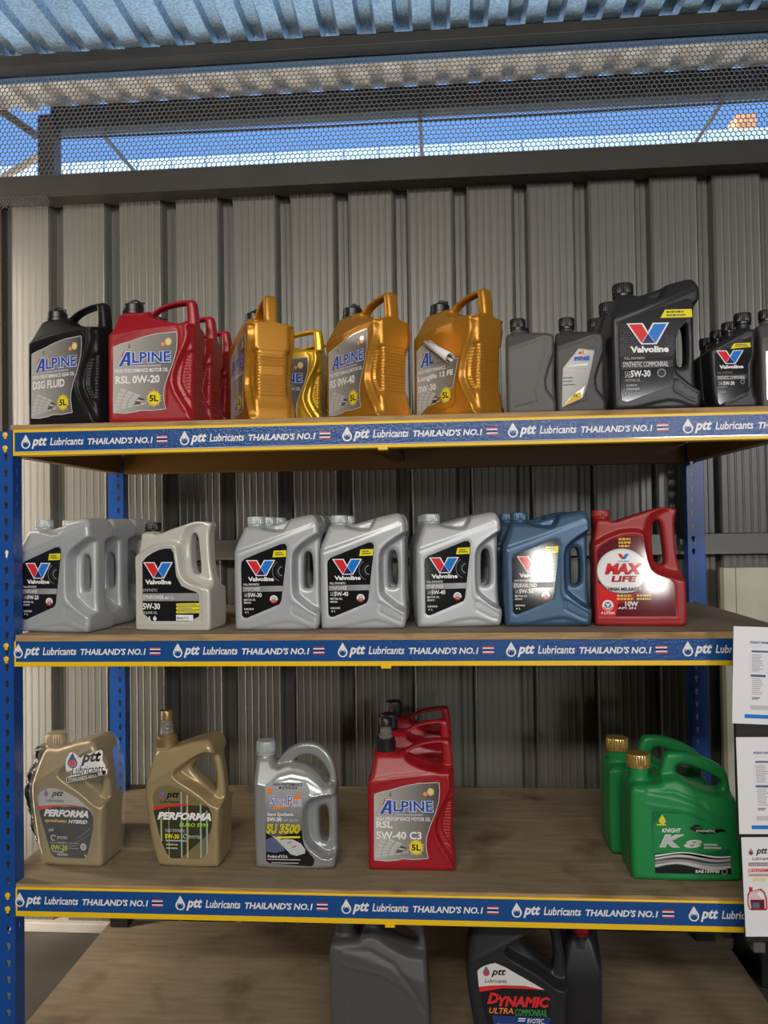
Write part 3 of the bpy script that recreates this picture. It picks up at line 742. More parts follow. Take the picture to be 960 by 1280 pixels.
E_ = Mould('four_litre_jug', cv([(62, 1172), (46, 1155), (44, 800), (43, 440), (52, 385), (90, 285), (122, 205), (130, 190), (160, 185), (290, 188), (330, 185), (440, 160), (572, 120), (700, 92), (790, 76), (828, 98), (856, 165), (860, 260), (850, 330), (848, 600), (848, 900), (858, 960), (858, 1090), (838, 1158), (815, 1172)], 45, 1172, .250), 110, 11, 2.3,
    holes=[cv([(702, 442), (740, 432), (770, 458), (780, 600), (776, 760), (752, 788), (702, 790), (684, 770), (686, 500)], 45, 1172, .25)],
    ops=[('taper', cv([(45, 425)], 45, 1172, .25)[0], cv([(800, 185)], 45, 1172, .25)[0], .42, 22),
         ('groove', cv([(80, 440), (300, 365), (470, 300), (800, 180)], 45, 1172, .25), 1.6, 2.6),
         ('carve', cv([(268, 205), (500, 240), (545, 190), (585, 105), (420, 100), (300, 150)], 45, 1172, .25), 20, 4),
         ('carve', cv([(900, 250), (800, 300), (700, 368), (640, 425), (620, 500), (622, 820), (650, 865), (800, 985), (900, 1010)], 45, 1172, .25), 22, 9),
         ('groove', cv([(850, 270), (700, 350), (620, 415), (590, 490), (585, 820), (600, 890), (720, 975), (840, 1040)], 45, 1172, .25), -1.3, 5),
         ('groove', cv([(610, 930), (640, 935), (840, 1062)], 45, 1172, .25), 1.2, 1.8), ('groove', cv([(612, 930), (602, 1005), (740, 1080), (800, 1100)], 45, 1172, .25), 1.2, 1.8),
         ('inset', cv([(150, 1165), (520, 1085), (625, 1090), (790, 1150), (800, 1200), (150, 1200)], 45, 1172, .25), 2.2, 5),
         ('inset', cv([(105, 555), (112, 515), (150, 480), (500, 345), (548, 342), (572, 372), (568, 440), (508, 895), (485, 935), (170, 1062), (130, 1060), (110, 1030)], 45, 1172, .25), 1.0, 2.5)],
    neck=((212 - 45) * .25, 19, 232, 248), handle=cv([(900, 230), (800, 300), (700, 400), (690, 620), (690, 800), (800, 985), (900, 1010)], 45, 1172, .25))
GX = lambda P: cv(P, 95, 1165, .254)
G_ = Mould('stepped_jug', GX([(112, 1165), (96, 1145), (96, 1000), (100, 600), (94, 540), (92, 420), (102, 375), (124, 260), (130, 200), (145, 180), (255, 180), (272, 200), (330, 192), (420, 160), (520, 128), (680, 80), (745, 70), (830, 80), (872, 92), (862, 128), (842, 200), (846, 350), (856, 520), (880, 640), (902, 730), (908, 800), (908, 1120), (890, 1160), (872, 1165)]), 112, 8, 2.3,
    holes=[GX([(640, 300), (650, 222), (682, 184), (722, 212), (738, 350), (758, 585), (735, 610), (670, 602), (645, 520)])],
    ops=[('carve', GX([(60, 420), (130, 392), (210, 340), (330, 292), (430, 278), (530, 290), (567, 335), (592, 560), (627, 640), (702, 688), (822, 718), (990, 765), (990, -60), (40, -60)]), 38, 9),
         ('carve', GX([(575, 340), (610, 180), (690, 110), (800, 60), (990, 0), (990, 720), (800, 690), (660, 640), (605, 560)]), 22, 22),
         ('groove', GX([(110, 440), (210, 370), (330, 318), (430, 302), (520, 312), (548, 350), (570, 570), (612, 660), (690, 710), (800, 738), (838, 775), (842, 1090), (120, 1095), (110, 440)]), -1.0, 2.6),
         ('inset', GX([(112, 468), (180, 404), (260, 354), (380, 329), (500, 327), (536, 348), (550, 400), (575, 560), (605, 645), (655, 686), (765, 726), (812, 768), (818, 1078), (132, 1082)]), .9, 2.5)],
    neck=(((190 - 95) * .254), 18.5, 225, 254), handle=GX([(620, -20), (620, 240), (640, 400), (660, 600), (760, 640), (960, 660), (960, -20)]))
H_ = Mould('angular_jug', [(35, 0), (30, 8), (22, 35), (13, 70), (1, 160), (0, 188), (4, 215), (12, 250), (20, 272), (28, 280), (60, 280), (68, 284), (90, 290), (112, 298), (140, 304), (160, 307), (172, 290), (182, 250), (189, 205), (192, 170), (190, 120), (187, 55), (185, 8), (180, 0)], 112, 12, 2.4,
    holes=[[(107, 238), (128, 258), (150, 263), (163, 250), (170, 205), (167, 172), (158, 172), (118, 212), (106, 224)]],
    ops=[('taper', (3, 198), (162, 290), .40, 22), ('groove', [(4, 198), (60, 232), (100, 255), (160, 290)], -1.2, 3),
         ('carve', [(72, 226), (84, 212), (130, 186), (180, 146), (198, 165), (194, 235), (178, 272), (150, 278), (105, 252)], 21, 7),
         ('groove', [(68, 230), (76, 213), (130, 182), (184, 138)], -1.2, 3.5), ('carve', [(184, 134), (205, 160), (205, -10), (190, -10)], 44, 5),
         ('inset', [(18, 165), (20, 180), (30, 192), (55, 201), (77, 198), (118, 177), (164, 148), (172, 135), (172, 102), (158, 40), (148, 19), (66, 19), (54, 30), (40, 65)], 1.2, 2.5)],
    neck=(37, 21, 256, 280), ribs=(176, 25, 125, 8, .8), handle=[(100, 262), (104, 222), (118, 206), (160, 168), (200, 160), (200, 320), (100, 320)])
I_ = Mould('loop_handle_jug', [(8, 0), (0, 8), (0, 240), (1, 255), (4, 261), (36, 261), (41, 256), (46, 243), (52, 247), (66, 265), (83, 279), (103, 288), (124, 292), (146, 289), (163, 281), (178, 266), (188, 249), (195, 224), (198, 190), (198, 100), (198, 12), (188, 0)], 112, 13, 2.2,
    holes=[[(86, 245), (106, 261), (136, 263), (163, 245), (179, 214), (179, 200), (171, 198), (157, 217), (135, 233), (112, 243)], [(152, 126), (158, 142), (176, 142), (177, 60), (166, 52), (155, 62)]],
    ops=[('taper', (0, 205), (198, 165), .62, 17), ('carve', [(46, 232), (80, 244), (115, 243), (150, 226), (180, 196), (215, 190), (215, 310), (40, 310)], 14, 6),
         ('groove', [(30, 188), (60, 216), (90, 222), (130, 214), (165, 192)], -1.2, 4), ('groove', [(34, 186), (58, 206), (88, 211), (128, 204), (166, 184)], -1.0, 3),
         ('carve', [(122, 100), (124, 146), (140, 166), (164, 173), (215, 176), (215, 50), (185, 30), (164, 32), (130, 60)], 24, 9),
         ('groove', [(200, 177), (164, 178), (138, 171), (120, 148), (118, 100), (127, 58), (160, 28), (186, 26), (200, 46)], -1.1, 3)],
    neck=(20, 18.5, 215, 262), handle=[(44, 320), (44, 240), (84, 245), (112, 240), (135, 230), (180, 196), (215, 190), (215, 320)])
J_ = Mould('green_style_jug', [(8, 0), (0, 10), (0, 196), (5, 210), (12, 216), (64, 216), (77, 219), (84, 245), (92, 272), (103, 281), (148, 280), (190, 265), (222, 248), (234, 233), (240, 190), (247, 100), (248, 12), (240, 0)], 118, 13, 2.4,
    holes=[[(114, 244), (125, 255), (159, 247), (212, 222), (222, 208), (216, 197), (203, 195), (166, 206), (118, 229)]],
    ops=[('taper', (0, 214), (250, 140), .38, 24), ('carve', [(72, 224), (112, 230), (166, 203), (205, 190), (270, 186), (270, 310), (70, 310)], 17, 9),
         ('groove', [(40, 204), (100, 200), (156, 178), (198, 140), (230, 96)], 3.0, 5), ('groove', [(35, 176), (52, 172), (130, 160), (175, 138), (218, 112), (226, 100)], -1.2, 4),
         ('inset', [(42, 166), (86, 166), (130, 157), (176, 141), (224, 112), (226, 14), (48, 14)], .9, 2.5)],
    neck=(33, 23, 205, 246), handle=[(76, 310), (78, 226), (114, 228), (166, 204), (203, 193), (270, 186), (270, 310)])
D_ = Mould('slanted_bottle', cv([(300, 1172), (272, 1000), (258, 800), (248, 560), (256, 525), (400, 440), (560, 345), (580, 330), (590, 310), (735, 310), (746, 340), (735, 420), (730, 600), (697, 690), (704, 1000), (750, 1080), (740, 1160), (722, 1172)], 245, 1172, .2092), 66, 9, 1.9,
    ops=[('taper', cv([(245, 540)], 245, 1172, .2092)[0], cv([(740, 300)], 245, 1172, .2092)[0], .45, 17), ('groove', cv([(256, 545), (430, 455), (690, 325)], 245, 1172, .2092), -1.0, 2.5),
         ('inset', cv([(285, 560), (690, 380), (690, 610), (645, 700), (645, 990), (310, 1150)], 245, 1172, .2092), .9, 2.5), ('groove', cv([(305, 1165), (640, 1010), (690, 900)], 245, 1172, .2092), 1.0, 2.5)],
    neck=((662 - 245) * .2092, 15, 165, 197))
B_ = Mould('one_litre_bottle', cv([(84, 870), (70, 855), (68, 600), (68, 240), (78, 205), (95, 196), (240, 196), (330, 205), (420, 220), (450, 242), (455, 330), (452, 450), (446, 620), (455, 760), (456, 850), (445, 870)], 68, 870, .2895), 64, 9, 1.9,
    ops=[('taper', cv([(68, 330)], 68, 870, .2895)[0], cv([(455, 225)], 68, 870, .2895)[0], .40, 18), ('groove', cv([(72, 350), (230, 300), (380, 252), (394, 300), (330, 520), (288, 680), (300, 775), (140, 808)], 68, 870, .2895), 1.5, 1.8),
         ('groove', cv([(456, 300), (402, 450), (345, 640), (432, 765)], 68, 870, .2895), 1.4, 2.2), ('carve', cv([(480, 300), (415, 450), (360, 640), (445, 765), (480, 800)], 68, 870, .2895), 24, 4)],
    neck=((165 - 68) * .2895, 16, 178, 205))

# ------------------------------------------------------------------ prints
def alpine(lines, oil='MOTOR', curl=False):
    def pr(t, mo):
        fn = crop(110, 1172, .358)
        poly = [(158, 680), (200, 665), (270, 650), (330, 632), (380, 620), (450, 607), (588, 600), (592, 650), (585, 720), (560, 800), (525, 880), (500, 950), (495, 1000), (502, 1050), (510, 1085), (420, 1093), (340, 1090), (300, 1099), (230, 1106), (152, 1100)]
        if curl: poly = [(158, 690), (200, 668), (262, 650), (290, 640), (520, 800), (545, 800), (525, 880), (500, 950), (492, 975), (300, 1040), (200, 1100), (150, 1130)]
        def draw(p):
            A0 = 186
            p.poly([(A0, 808), (A0 + 52, 712), (A0 + 88, 712), (A0 + 88, 808), (A0 + 60, 808), (A0 + 60, 785), (A0 + 38, 785), (A0 + 26, 808)], WHITE, 1.5)
            p.poly([(A0 + 4, 806), (A0 + 56, 716), (A0 + 85, 716), (A0 + 85, 806), (A0 + 63, 806), (A0 + 63, 780), (A0 + 40, 780), (A0 + 26, 806)], ABLUE, 2)
            p.poly([(A0 + 47, 768), (A0 + 64, 738), (A0 + 64, 768)], LGREY, 3)
            p.line([(A0 + 26, 745), (A0 + 44, 712)], 7, RED, 2)
            if not curl:
                p.text('LPINE', 281, 718, 549, 792, WHITE, 1.5, .06); p.text('LPINE', 284, 720, 546, 788, ABLUE, 2.5, .025)
                p.line([(280, 797), (545, 797)], 3.5, ABLUE, 2); bars(p, 292, 803, 545, 1, 10, 9, LGREY, 2, 3)
                p.ell(532, 660, 23, 25, GOLDI, 2); p.ell(532, 660, 15, 16, CREAM, 3); p.ell(495, 674, 15, 15, ORANGE, 2); p.ell(495, 674, 8, 8, PINK, 3)
            else:
                p.text('L', 281, 718, 320, 792, ABLUE, 2.5, .025); p.line([(280, 797), (420, 797)], 3.5, ABLUE, 2)
            p.poly([(255, 690), (262, 680), (275, 690)], DGREY, 2); p.poly([(258, 676), (264, 668), (272, 676)], BLACK, 2)
            if not curl: p.text('HIGH PERFORMANCE ' + oil + ' OIL', 165, 823, 530, 848, WHITE, 2, .015)
            else: p.text('HIGH PERFORMANCE', 165, 823, 430, 848, WHITE, 2, .015)
            for (tx, x0, y0, x1, y1) in lines: p.text(tx, x0, y0, x1, y1, WHITE, 2, .028)
            for i in range(6):          # paving in perspective, printed
                for j in range(6):
                    def q(u, v): return (152 + u * 46 + v * v * 1.5, 1090 - v * 25 - u * 8 + v * u * 4.4)
                    a = .10; c = [q(i + a, j + a), q(i + 1 - a, j + a), q(i + 1 - a, j + 1 - a), q(i + a, j + 1 - a)]
                    if max(x for x, _ in c) < 400 - j * 6: p.poly(c, (LGREY, RIM, SILVERI, LGREY, DGREY)[(i * 3 + j * 5) % 5 if (i + j) % 3 else 0], 1)
            for k in range(20):
                a = 2 * PI * k / 20; p.poly([(430 + 40 * math.cos(a - .12), 1016 + 42 * math.sin(a - .12)), (430 + (62 if k % 2 else 52) * math.cos(a), 1016 + (64 if k % 2 else 54) * math.sin(a)), (430 + 40 * math.cos(a + .12), 1016 + 42 * math.sin(a + .12))], GOLDI, 2)
            p.ell(430, 1016, 45, 47, GOLDI, 3); p.ell(430, 1016, 36, 38, YELLOW, 4); p.text('5L', 400, 996, 460, 1036, BLACK, 5, .03)
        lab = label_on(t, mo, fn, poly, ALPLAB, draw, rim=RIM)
        if curl:
            # the top right of the label has come off and rolled up
            V = []; F = []; n = 14; y0 = -mo.face(120, 130) - .0008
            P0 = fn(258, 650); P1 = fn(505, 795)
            for i, (e, rad) in enumerate(((P0, .006), (P1, .0125))):
                for k in range(n):
                    a = PI * 1.5 + k / (n - 1) * PI * 1.75
                    nx, nz = .5, .86
                    V.append(((e[0] - mo.cx) / 1000 + nx * rad * math.sin(a) * .9, y0 - rad - rad * math.cos(a + PI / 2 * 0 ) * 1.0, e[1] / 1000 + nz * rad * math.sin(a) * .9))
            for k in range(n - 1): F.append((k, k + 1, n + k + 1, n + k))
            me = mesh('label_curl', V, F, M_PAPER, None, True); o = put('label_curl', me, t)
            md = o.modifiers.new('thick', 'SOLIDIFY'); md.thickness = 0.0006
            o['label'] = 'peeled pale back of the label, rolled up'
        return lab
    return pr
def valvoline(kind, grade, badge='red', qr=False, fn=None, poly=None):
    def pr(t, mo):
        f = crop(45, 1172, .250)
        pl = [(115, 560), (120, 522), (150, 492), (300, 433), (500, 356), (540, 353), (560, 377), (558, 440), (500, 890), (482, 924), (170, 1050), (140, 1050), (120, 1028)]
        def draw(p):
            p.poly([(433, 418), (555, 414), (549, 476), (420, 480)], YELLOW, 1); bars(p, 448, 430, 540, 2, 20, 12, DGREY, 2, 4)
            vlogo(p, 163, 505, 447, 655)
            p.text('Valvoline', 182, 664, 432, 705, WHITE, 2, .04)
            for r_, a0, a1 in ((42, 95, 265), (62, 100, 258), (98, 112, 238)): p.ring(515, 612, r_, 7 if r_ < 60 else 4, GREY if r_ != 62 else DGREY, 1, a0, a1)
            p.text('FULL SYNTHETIC' if kind[1] is None else kind[1], 138, 725, 290, 744, WHITE, 2, .015)
            p.poly([(122, 752), (516, 750), (510, 802), (122, 806)], BARGR, 1)
            p.text(kind[0], 138, 762, kind[2] if len(kind) > 2 else 298, 798, WHITE, 2, .0)
            p.text('SAE', 142, 818, 178, 854, LGREY, 2, 0); p.text(grade, 180, 814, 312, 856, WHITE, 2, .025)
            p.text('MOTOR OIL', 140, 870, 254, 890, WHITE, 2, .01); bars(p, 140, 900, 215, 1, 12, 16, LGREY, 2, 6)
            bars(p, 142, 960, 265, 1, 12, 16, LGREY, 2, 7); p.text('4 L' if badge else '', 145, 988, 190, 1006, WHITE, 2, .01)
            p.ring(428, 876, 31, 14, WHITE, 1); p.ring(428, 876, 31, 14, RED, 2, 20, 160); p.ell(428, 876, 22, 22, LGREY, 2); p.poly([(414, 888), (428, 860), (442, 888)], DGREY, 3); p.ell(428, 872, 7, 7, WHITE, 4)
        return label_on(t, mo, f, pl, BLACK, draw)
    return pr
def commonrail(t, mo):
    fn = lambda a, b: ((a - 245) * .300 / .98, (1000 - b) * .300 / 1.108)
    pl = [(292, 345), (320, 318), (560, 235), (800, 160), (838, 165), (846, 230), (825, 300), (740, 395), (715, 470), (690, 770), (660, 820), (345, 930), (308, 920), (300, 880)]
    def draw(p):
        r = random.Random(2)
        for i in range(7):
            for j in range(30):
                x = 305 + i * 21 + (10 if j % 2 else 0); y = 350 + j * 19
                if (j < 13 or j > 25) and y < 900: p.ell(x, y, 7, 7, DGREY if i < 5 else ink('faint_hex', (.03, .03, .033)), 1, 6)
        for i in range(3):
            for j in range(9):
                if 640 + i * 20 < 690: p.ell(640 + i * 20 + (10 if j % 2 else 0), 440 + j * 18, 7, 7, DGREY, 1, 6)
        p.poly([(640, 240), (838, 240), (842, 302), (604, 302)], YELLOW, 1); bars(p, 650, 252, 826, 2, 25, 13, DGREY, 2, 8)
        vlogo(p, 350, 338, 668, 500); p.text('Valvoline', 375, 512, 662, 562, WHITE, 2, .045)
        p.text('FULL SYNTHETIC', 330, 594, 484, 612, LGREY, 2, .01); p.poly([(305, 625), (690, 622), (688, 670), (305, 690)], DGREY, 1)
        p.text('SYNTHETIC COMMONRAIL', 318, 630, 656, 670, WHITE, 2, .0); p.text('SAE', 330, 700, 372, 750, LGREY, 2, 0); p.text('5W-30', 374, 694, 522, 746, WHITE, 2, .03)
        p.text('MOTOR OIL', 335, 760, 445, 778, LGREY, 2, .0); bars(p, 340, 800, 440, 2, 28, 14, GREY, 2, 9)
        p.ring(604, 718, 28, 9, GREY, 1); p.ell(604, 718, 12, 14, DGREY, 2)
    label_on(t, mo, fn, pl, BLACK, draw)
def litre_label(t, mo):
    fn = crop(245, 1172, .2092)
    pl = [(292, 575), (500, 480), (684, 400), (686, 600), (640, 700), (638, 985), (330, 1130), (316, 1100)]
    def draw(p):
        p.poly([(495, 472), (668, 466), (673, 514), (460, 528)], YELLOW, 1); bars(p, 510, 480, 655, 2, 18, 10, DGREY, 2, 5)
        vlogo(p, 305, 545, 597, 692); p.text('Valvoline', 335, 702, 590, 742, WHITE, 2, .045)
        p.text('FULL SYNTHETIC', 318, 775, 474, 796, GREY, 2, 0); p.poly([(308, 812), (630, 800), (630, 850), (308, 866)], DGREY, 1); p.text('SYNTHETIC COMMONRAIL', 312, 820, 605, 858, WHITE, 2, 0)
        p.text('SAE', 325, 880, 370, 918, LGREY, 2, 0); p.text('5W-30', 374, 878, 492, 920, WHITE, 2, .025); p.ring(578, 888, 20, 7, GREY, 1); bars(p, 320, 935, 420, 1, 20, 12, GREY, 2, 2); bars(p, 330, 985, 430, 1, 20, 12, GREY, 2, 3)
    label_on(t, mo, fn, pl, BLACK, draw)
def litre_alpine(t, mo):
    fn = lambda a, b: ((a - 528) * .2895, (862 - b) * .2895)
    pl = [(716, 342), (834, 364), (812, 470), (780, 600), (752, 700), (730, 738), (578, 800), (584, 640), (592, 490), (650, 420)]
    def draw(p):
        p.poly([(680, 405), (805, 412), (795, 440), (672, 436)], ink('pale_blue', (.20, .30, .55)), 1); p.text('PINE', 684, 404, 796, 436, ABLUE, 2, .02); p.ell(745, 372, 20, 14, ORANGE, 2); p.ell(768, 372, 16, 9, CREAM, 3); p.ell(722, 376, 10, 9, RED, 3)
        p.poly([(640, 470), (786, 460), (778, 480), (632, 482)], WHITE, 1); p.line([(600, 495), (772, 495)], 6, LGREY, 1)
        bars(p, 600, 520, 690, 1, 20, 12, LGREY, 2, 2); bars(p, 590, 565, 690, 3, 28, 8, DGREY, 2, 4)
        p.poly([(580, 798), (640, 730), (690, 690), (736, 660), (756, 640), (730, 738)], SILVERI, 1); p.poly([(580, 797), (640, 740), (668, 700), (724, 690), (729, 737)], GOLDI, 2); p.text('1L', 672, 706, 706, 728, BLACK, 3, .02)
    label_on(t, mo, fn, pl, gradient('litre_label', (.40, .41, .40), (.20, .20, .20), 'X', -.03, .04), draw, rim=RIM)
def maxlife(t, mo):
    fn = crop(95, 1165, .254)
    pl = [(120, 470), (180, 412), (260, 362), (380, 337), (500, 335), (528, 352), (544, 400), (570, 560), (600, 650), (650, 692), (760, 732), (803, 772), (810, 1070), (142, 1074)]
    def draw(p):
        p.poly([(132, 760), (200, 830), (330, 878), (300, 960), (280, 1072), (142, 1072)], RED, 1); p.poly([(320, 878), (470, 860), (430, 930), (300, 960)], MRED2, 1)
        bars(p, 320, 352, 450, 3, 32, 20, GOLDI, 2, 11)
        p.ell(343, 655, 226, 208, GREY, 1, 40); p.ell(343, 652, 218, 200, WHITE, 2, 40); p.ring(343, 652, 204, 5, LGREY, 3, 190, 340, 30, .93)
        vlogo(p, 300, 494, 416, 550, 3); p.text('Valvoline', 304, 558, 412, 572, ABLUE, 3, .03)
        p.text('MAX', 188, 584, 532, 688, BLACK, 3, .07, .25); p.text('MAX', 190, 584, 528, 684, RED, 4, .05, .25)
        p.text('LIFE', 245, 700, 472, 756, ink('life_red', (.45, .03, .05)), 4, .05, .15)
        p.poly([(195, 790), (280, 815), (343, 820), (420, 815), (510, 792), (505, 830), (430, 852), (343, 858), (270, 850), (215, 832)], LGREY, 3); p.text('HIGH MILEAGE', 218, 806, 498, 838, BLACK, 4, .04)
        bars(p, 295, 872, 450, 2, 30, 20, GOLDI, 2, 12); bars(p, 470, 872, 640, 2, 30, 18, GOLDI, 2, 13)
        p.text('10W', 366, 934, 482, 980, WHITE, 2, .03); p.text('API SN', 300, 986, 460, 1006, WHITE, 2, .02)
        p.ell(212, 972, 50, 50, WHITE, 2); p.ring(212, 972, 40, 10, RED, 3, 20, 160); p.ell(212, 968, 30, 28, STEELB, 3); p.poly([(190, 955), (234, 955), (212, 990)], WHITE, 4)
        p.text('4 LITERS', 150, 1030, 272, 1054, WHITE, 2, .02)
    label_on(t, mo, fn, pl, MAROON, draw)
MRED2 = ink('label_red', (.38, .02, .03))
def synpower(t, mo):
    fn = lambda a, b: ((a - 64) * .272, (1150 - b) * .262)
    pl = [(147, 480), (190, 430), (250, 392), (320, 362), (380, 350), (440, 350), (464, 390), (478, 500), (490, 620), (540, 712), (620, 748), (690, 772), (716, 800), (716, 1052), (147, 1055)]
    def draw(p):
        vlogo(p, 158, 482, 458, 640); p.text('Valvoline', 176, 652, 440, 698, WHITE, 2, .045); p.text('SYNTHETIC', 153, 740, 300, 768, LGREY, 2, .0)
        p.poly([(150, 786), (706, 782), (716, 800), (716, 858), (150, 860)], GREY, 1); p.text('SYNPOWER', 152, 804, 366, 844, WHITE, 2, .01); p.text('MST C3', 376, 816, 462, 842, WHITE, 2, .01)
        p.text('5W-30', 150, 880, 324, 942, WHITE, 2, .03); p.text('ENGINE OIL', 150, 960, 298, 986, LGREY, 2, .01); p.rect(152, 1006, 192, 1050, LGREY, 1); p.text('4L', 202, 1008, 232, 1048, WHITE, 2, .02); p.ell(270, 1030, 18, 20, WHITE, 1); p.poly([(258, 1022), (270, 1000), (282, 1022)], WHITE, 1)
        for k in range(3): p.poly([(494, 882 + k * 34), (716, 878 + k * 34), (716, 906 + k * 34), (494, 910 + k * 34), (484, 896 + k * 34)], YELLOW, 1); bars(p, 504, 889 + k * 34, 700, 1, 10, 11, GREY, 2, 20 + k, .15)
        p.rect(486, 992, 656, 1048, WHITE, 1); p.text('dexos', 492, 1004, 560, 1036, STEELB, 2, .02); bars(p, 566, 1008, 640, 1, 10, 26, LGREY, 2, 31, .2)
    label_on(t, mo, fn, pl, BLACK, draw)
def performa(kind):
    def pr(t, mo):
        if kind == 'euro':
            fn = lambda a, b: ((a - 50) * .335, (1186 - b) * .335)
            pl = [(112, 690), (124, 645), (160, 608), (230, 592), (280, 602), (400, 660), (530, 742), (556, 790), (556, 880), (515, 1060), (485, 1118), (250, 1118), (216, 1085), (170, 985)]
            def draw(p):
                p.poly([(116, 775), (220, 745), (360, 735), (505, 735), (535, 748), (556, 790), (556, 880), (540, 930), (320, 1118), (250, 1118), (216, 1085), (170, 985)], FOILG, 1)
                p.poly([(118, 755), (230, 735), (340, 727), (420, 730), (330, 742), (220, 752), (120, 778)], RED, 2)
                for x, m, y0 in ((178, FOILW, 820), (330, FOILC, 640), (374, FOILW, 660), (474, FOILC, 720), (520, FOILC, 770), (236, FOILW, 760)): p.rect(x - (3 if x == 236 else 6), y0, x + (2 if x == 236 else 6), 1000 if x in (178,) else (1112 if x < 500 else 1080), m, 1.5)  # vertical strips paint the glints of the holographic foil
                drop_logo(p, 182, 660, 52, BLUE, RED, None, 2); p.text('ptt', 216, 640, 318, 696, BLACK, 2, .03, .3); p.text('Lubricants', 168, 698, 318, 722, BLACK, 2, .01, .15)
                p.text('PERFORMA', 148, 786, 552, 842, WHITE, 3, .05, .3); p.text('EURO SYN', 314, 862, 530, 888, LIME, 3, .02, .2)
                p.text('FULLY SYNTHETIC', 208, 908, 356, 930, LGREY, 2, .01); p.text('5W-30', 206, 944, 312, 978, YELLOW, 3, .03); p.text('EVOTEC', 380, 950, 484, 972, LGREY, 3, .01, .2); p.ring(358, 958, 14, 5, LGREY, 3, 60, 330)
                bars(p, 212, 986, 370, 1, 10, 10, LGREY, 2, 2); bars(p, 214, 1015, 330, 2, 26, 10, LGREY, 2, 3)
            label_on(t, mo, fn, pl, FOIL, draw)
        else:
            fn = lambda a, b: ((a - 120) * .3055, (1187 - b) * .3055)
            pl = [(188, 735), (186, 640), (214, 594), (280, 566), (340, 566), (420, 590), (520, 635), (636, 728), (664, 780), (660, 880), (612, 1080), (582, 1112), (330, 1112), (298, 1085), (240, 900)]
            def draw(p):
                p.poly([(192, 738), (330, 712), (500, 703), (590, 705), (636, 730), (664, 780), (660, 880), (612, 1080), (582, 1112), (330, 1112), (298, 1085), (240, 900)], ink('slate', (.022, .028, .032)), 1)
                p.poly([(188, 712), (330, 698), (470, 692), (590, 702), (420, 704), (300, 716), (192, 742)], RED, 2)
                drop_logo(p, 258, 606, 58, BLUE, RED, None, 2); p.text('ptt', 304, 584, 410, 640, BLACK, 2, .03, .3); p.text('Lubricants', 250, 648, 412, 674, DGREY, 2, .01, .15)
                p.text('PERFORMA', 238, 732, 622, 790, WHITE, 3, .05, .3); p.text('synthetic', 246, 808, 440, 842, GOLDI, 3, .02, .25); p.text('HYBRID', 450, 808, 612, 838, WHITE, 3, .03, .3)
                p.ring(320, 958, 20, 8, LGREY, 2, 60, 330); p.text('EVOTEC', 350, 942, 444, 966, LGREY, 2, .02, .2); p.text('FULLY SYNTHETIC', 290, 988, 442, 1006, LGREY, 2, 0)
                p.text('0W-20', 300, 1012, 442, 1056, LIME, 3, .03); bars(p, 312, 1062, 442, 1, 10, 10, LGREY, 2, 4); p.rect(350, 1078, 442, 1098, GREY, 2); p.ell(576, 1020, 26, 28, LGREY, 2); p.ell(576, 1020, 15, 16, GREY, 3); bars(p, 450, 992, 545, 3, 20, 8, GREY, 2, 6); p.text('4L', 584, 1078, 604, 1094, WHITE, 2, .01)
                p.poly([(280, 890), (326, 882), (322, 906), (276, 910)], GREY, 2); p.line([(520, 960), (600, 900), (640, 870)], 5, TEAL, 2); p.line([(500, 990), (570, 960), (630, 920)], 4, TEAL, 2)
            label_on(t, mo, fn, pl, SILVERI, draw)
    return pr
def dynamic(t, mo):
    k = .355
    fn = lambda a, b: ((a - 100) * k / 1.23, (940 - b) * k / 1.13)
    pl = [(172, 350), (180, 310), (205, 284), (260, 284), (360, 325), (480, 392), (600, 458), (640, 500), (640, 640), (600, 800), (570, 860), (290, 860), (250, 800), (190, 520)]
    def draw(p):
        p.poly([(172, 350), (180, 310), (205, 284), (260, 284), (360, 325), (480, 392), (606, 462), (480, 440), (340, 438), (180, 456)], ink('pale', (.70, .68, .66)), 1)
        p.poly([(180, 452), (260, 442), (340, 438), (520, 446), (604, 462), (480, 458), (340, 456), (186, 486)], RED, 2)
        drop_logo(p, 230, 352, 66, STEELB, RED, None, 2); p.text('ptt', 262, 334, 358, 388, BLACK, 2, .03, .3); p.text('Lubricants', 220, 400, 362, 424, BLACK, 2, .01, .15)
        p.text('D', 232, 488, 310, 560, RED, 3, .05, .3); p.text('YNAMIC', 300, 506, 638, 576, RED, 3, .05, .25)
        p.text('ULTRA', 244, 584, 400, 622, ORANGE, 3, .02, .25); p.text('COMMONRAIL', 412, 588, 618, 632, GREEN, 3, .0, .25)
        p.poly([(264, 634), (640, 640), (610, 760), (560, 860), (300, 860)], ink('deep_blue', (.02, .05, .20)), 1)
        p.text('EVOTEC', 490, 648, 596, 678, WHITE, 3, .01, .2); p.line([(432, 650), (480, 650)], 7, WHITE, 3); p.line([(430, 664), (474, 664)], 7, WHITE, 3)
        p.text('FULLY SYNTHETIC', 296, 686, 434, 702, WHITE, 3, 0); p.text('10W-30', 294, 706, 434, 760, YELLOW, 3, .03); bars(p, 456, 716, 520, 2, 22, 14, ink('pale_green', (.45, .65, .40)), 3, 5); p.ell(560, 732, 30, 26, CREAM, 3); p.ell(600, 690, 12, 14, LGREY, 3)
    label_on(t, mo, fn, pl, BLACK, draw)
